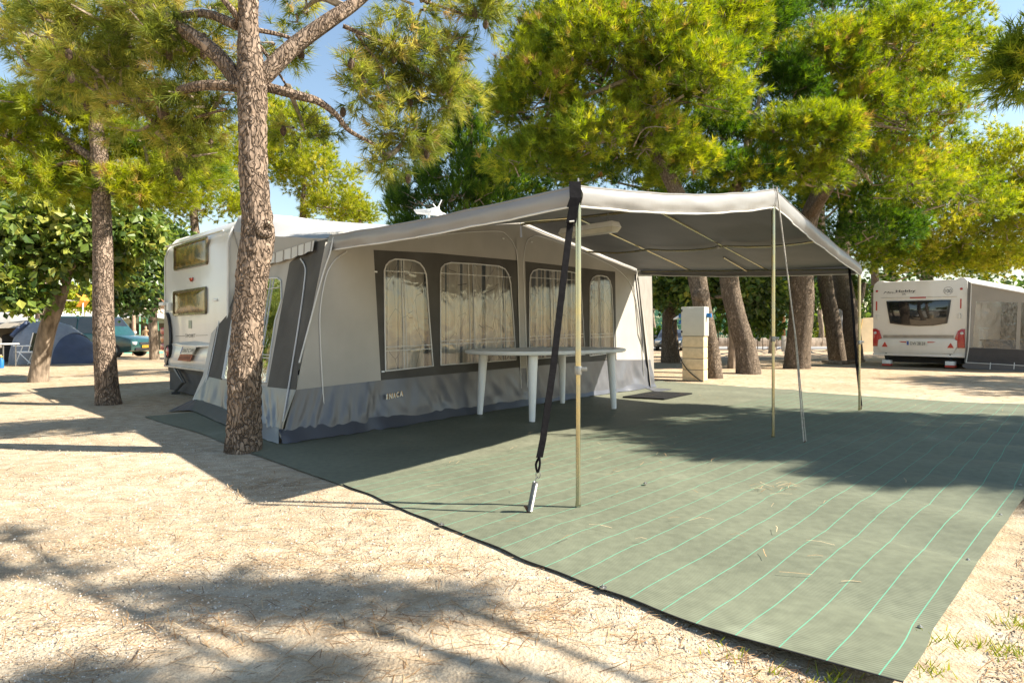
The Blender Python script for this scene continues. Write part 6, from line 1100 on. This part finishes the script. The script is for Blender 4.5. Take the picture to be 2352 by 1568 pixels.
# aerial on a mast
ag = Vector((PD(172, 763, 27).x, 27.5, gz(27))); AN = thing('mast_aerial', 'orange and white television aerial on a slim mast behind the dome tent', 'aerial', tuple(ag)); az_ = EYE + (HZ - 690) / F * 27.5
MB().tube([ag, Vector((ag.x, ag.y, az_))], .035, 6).build('mast', PIPING, AN); MB().tube([Vector((ag.x - .9, ag.y, az_)), Vector((ag.x + .1, ag.y, az_))], .02, 5).build('boom', PIPING, AN)
for k in range(6): MB().tube([Vector((ag.x - .8 + .15 * k, ag.y - .3, az_)), Vector((ag.x - .8 + .15 * k, ag.y + .3, az_))], .012, 4).build('element', PIPING, AN)
for sg in (-1, 1): MB().quad(Vector((ag.x + .1, ag.y - .3, az_)), Vector((ag.x + .1, ag.y + .3, az_)), Vector((ag.x - .1, ag.y + .3, az_ + sg * .3)), Vector((ag.x - .1, ag.y - .3, az_ + sg * .3))).build('reflector', mat('orange_plastic', (.65, .26, .02), .5), AN)
# far white caravans
for i, (x0, x1, y0, Z, m, lab) in enumerate(((-60, 75, 717, 31, WHITEB, 'long white caravan roof showing behind the dome tent porch'), (82, 114, 719, 38, WHITEB, 'pale caravan end between the mast aerial and the long white caravan'), (138, 164, 719, 40, CREAMB, 'cream caravan end behind the green van roof'), (194, 238, 716, 42, WHITEB, 'white caravan peeping above the green van bonnet'))):
    a, b = PD(x0, 763, Z), PD(x1, 763, Z); h = EYE + (HZ - y0) / F * Z - gz(Z); w = b.x - a.x; c = (a + b) / 2; z0 = gz(Z)
    t = thing('far_caravan', lab, 'caravan', (c.x, Z + 1.1, z0), 0, 'caravans in the far rows'); pr = [(-.5, .35), (-.5, h * .72), (-.46, h * .9), (-.38, h), (.38, h), (.46, h * .9), (.5, h * .72), (.5, .35)]
    MB().prism([Vector((c.x + p * w, Z, z0 + q)) for p, q in pr], (0, 2.2, 0)).build('body', m, t, bevel=.06); MB().box((c.x, Z - .02, z0 + h * .62), (w * .5, .06, h * .26)).build('window', DARKG, t, bevel=.02)
    for sx in (-.2, .2): MB().lathe((c.x + sx * min(w, 2), Z + .3, z0 + .3), [(.3, -.1), (.3, .1)], 14, ax=(Vector((1, 0, 0)), UP, Vector((0, 1, 0)))).build('wheel', BLACK, t)
# green and white awning with a man
aZ = 39.5; az0 = gz(aZ); EA = thing('porch_awning', 'pale green awning with white fringed roof edge behind the green van', 'awning', tuple(Vector((PD(340, 763, aZ).x, aZ, az0))))
OLV = mat('olive_canvas', (.30, .29, .20), .85, var=.08); MINT = mat('mint_fabric', (.22, .55, .36), .7, transl=.3)
def EZ(x, y, Z=aZ): return PD(x, y, Z)
MB().quad(EZ(255, 742), EZ(400, 742), EZ(400, 728), EZ(255, 728)).build('gable_panel', OLV, EA)
for x0, x1 in ((255, 262), (288, 297), (319, 324), (345, 352)): MB().quad(EZ(x0, 812), EZ(x1, 812), EZ(x1, 742), EZ(x0, 742)).build('wall_panel', OLV, EA)
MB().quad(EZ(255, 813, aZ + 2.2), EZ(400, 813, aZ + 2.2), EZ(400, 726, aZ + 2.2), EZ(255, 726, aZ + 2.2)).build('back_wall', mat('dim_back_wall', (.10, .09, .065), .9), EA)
MB().quad(EZ(250, 736, aZ - .1), EZ(325, 722, aZ - .1), EZ(405, 734, aZ - .1), EZ(405, 726, aZ + 2.6)).quad(EZ(250, 736, aZ - .1), EZ(325, 722, aZ - .1), EZ(405, 726, aZ + 2.6), EZ(250, 726, aZ + 2.6)).build('roof', BEIGE_L, EA)
MB().tube([EZ(252, 737, aZ - .15), EZ(325, 723, aZ - .15), EZ(404, 735, aZ - .15)], .06, 6).build('fringe', WHITEP, EA)
for px in (321, 349): MB().tube([EZ(px, 727, aZ - 2), G(px, 808)], .04, 6).build('post', MINT, EA)
for q in ([(326, 729), (343, 729), (345, 748), (336, 742)], [(358, 735), (364, 738), (366, 760), (360, 757)]): MB().poly([EZ(*p, aZ - 1.0) for p in q]).build('side_flap', MINT, EA)
MB().prism([G(285, 812, .02), G(375, 811, .02), G(375, 806, .02), G(285, 806, .02)], UP * -.015).build('floor_sheet', mat('mint_floor', (.16, .42, .27), .7), EA)
MB().box(EZ(275, 765, aZ + 2.0), (1.2, .3, .7)).box(EZ(300, 775, aZ + 2.0), (.6, .4, 1.6)).build('cupboard', mat('dark_cupboard', (.04, .035, .03), .7), EA)
wpz = G(309, 816); single('wooden_pole', MB().tube([wpz + UP * -.03, PD(306.5, 724, wpz.y)], [.10, .085], 10), mat('pale_pole_wood', (.40, .27, .19), .85, var=.2), 'leaning pale wooden pole beside the van bumper', 'pole')
# the man
mg = G(335, 807.5); MS = (mg.y / F * 58.5) / 1.72
MAN = thing('person', 'bare chested man in black shorts and sunglasses standing under the green awning', 'person', tuple(mg))
def skin(name, verts, edges, m, parent, sub=2):
    me = bpy.data.meshes.new(name); me.from_pydata([Vector(v[:3]) * MS for v in verts], edges, []); ob = bpy.data.objects.new(name, me); COL.objects.link(ob)
    md = ob.modifiers.new('skin', 'SKIN'); md.use_smooth_shade = True
    for i, v in enumerate(verts): me.skin_vertices[0].data[i].radius = (v[3] * MS, v[4] * MS if len(v) > 4 else v[3] * MS)
    me.skin_vertices[0].data[0].use_root = True
    sb = ob.modifiers.new('sub', 'SUBSURF'); sb.levels = sub; sb.render_levels = sub
    dg = bpy.context.evaluated_depsgraph_get(); nm = bpy.data.meshes.new_from_object(ob.evaluated_get(dg)); bpy.data.objects.remove(ob)
    nm.materials.clear(); nm.materials.append(m); o = bpy.data.objects.new(name, nm); COL.objects.link(o); o.parent = parent; return o
SKIN = mat('tanned_skin', (.50, .28, .16), .55, var=.06)
bv = [(0, 0, .95, .13, .10), (0, 0, 1.12, .12, .09), (0, 0, 1.30, .155, .11), (0, 0, 1.42, .12, .09), (0, -.01, 1.50, .055), (0, -.02, 1.58, .075), (0, -.03, 1.66, .082, .095), (0, -.02, 1.72, .05),
      (.09, 0, .90, .095), (.10, -.02, .70, .085), (.10, 0, .48, .058), (.10, .02, .30, .056), (.10, .02, .09, .036), (.11, -.10, .03, .03), (-.09, 0, .90, .095), (-.10, .04, .70, .085), (-.10, .06, .48, .058), (-.10, .08, .30, .056), (-.10, .08, .09, .036), (-.11, -.04, .03, .03),
      (.19, 0, 1.40, .06), (.23, .02, 1.20, .046), (.24, -.02, 1.08, .042), (.14, -.14, 1.02, .032), (.08, -.18, 1.04, .026), (.05, -.19, 1.04, .012), (.06, -.20, 1.07, .011), (.10, -.20, 1.08, .011),
      (-.19, 0, 1.40, .06), (-.23, .02, 1.20, .046), (-.24, .0, 1.08, .042), (-.22, -.05, .90, .032), (-.22, -.06, .83, .026), (-.215, -.06, .77, .012), (-.235, -.055, .77, .012), (-.20, -.08, .80, .011)]
be = [(0, 1), (1, 2), (2, 3), (3, 4), (4, 5), (5, 6), (6, 7), (0, 8), (8, 9), (9, 10), (10, 11), (11, 12), (12, 13), (0, 14), (14, 15), (15, 16), (16, 17), (17, 18), (18, 19), (3, 20), (20, 21), (21, 22), (22, 23), (23, 24), (24, 25), (24, 26), (24, 27), (3, 28), (28, 29), (29, 30), (30, 31), (31, 32), (32, 33), (32, 34), (32, 35)]
skin('body', bv, be, SKIN, MAN)
skin('shorts', [(0, 0, .96, .145, .115), (0, 0, .88, .15, .12), (.095, 0, .80, .112), (.10, -.01, .66, .105), (.105, -.01, .56, .10), (-.095, .01, .80, .112), (-.10, .03, .66, .105), (-.105, .045, .56, .10)], [(0, 1), (1, 2), (2, 3), (3, 4), (1, 5), (5, 6), (6, 7)], mat('black_shorts', (.015, .015, .018), .8), MAN)
skin('hair', [(0, .012, 1.70, .085, .09), (0, .0, 1.735, .06)], [(0, 1)], mat('dark_hair', (.03, .02, .015), .7), MAN)
ORIGIN[MAN.name] = Vector((0, 0, 0)); MB().box(Vector((0, -.125, 1.665)) * MS, (.15 * MS, .03 * MS, .04 * MS)).build('sunglasses', mat('blue_lenses', (.05, .15, .25), .1, coat=.8), MAN, bevel=.006)
wb = G(344, 810); single('white_bag', MB().lathe(wb, [(.36, 0), (.42, .15), (.36, .5), (.2, .75), (.05, .8)], 10), mat('white_sack', (.66, .60, .56), .8, bump=.5, bscale=8), 'white sack standing on the mint floor beside the man', 'bag')
# pale houses glimpsed through the leaves
HW = mat('pale_render', (.55, .46, .37), .9, var=.1); RT_ = mat('clay_roof', (.36, .17, .10), .9, var=.2, vscale=8)
for i, (x0, x1, y0, Z, lab) in enumerate(((95, 140, 700, 52, 'pale rendered house with clay roof glimpsed beside the mast aerial'), (255, 330, 700, 54, 'pale house wall glimpsed below the dark broadleaf crown'))):
    a, b = PD(x0, 763, Z), PD(x1, 763, Z); h = EYE + (HZ - y0) / F * Z - gz(Z); c = (a + b) / 2; t = thing('house', lab, 'house', (c.x, Z + 2, gz(Z)), 0, 'houses beyond the campsite'); w = b.x - a.x
    MB().box((c.x, Z + 2, gz(Z) + h / 2), (w, 4, h)).build('wall', HW, t, bevel=.02); MB().prism([Vector((c.x - w / 2 - .3, Z - .3, gz(Z) + h)), Vector((c.x - w / 2 - .3, Z + 4.3, gz(Z) + h)), Vector((c.x - w / 2 - .3, Z + 2, gz(Z) + h + .7))], (w + .6, 0, 0)).build('roof', RT_, t)
    for k in (-.22, .22): MB().box((c.x + k * w, Z - .02, gz(Z) + h * .6), (.8, .08, 1.0)).build('window', DARKG, t, bevel=.01)
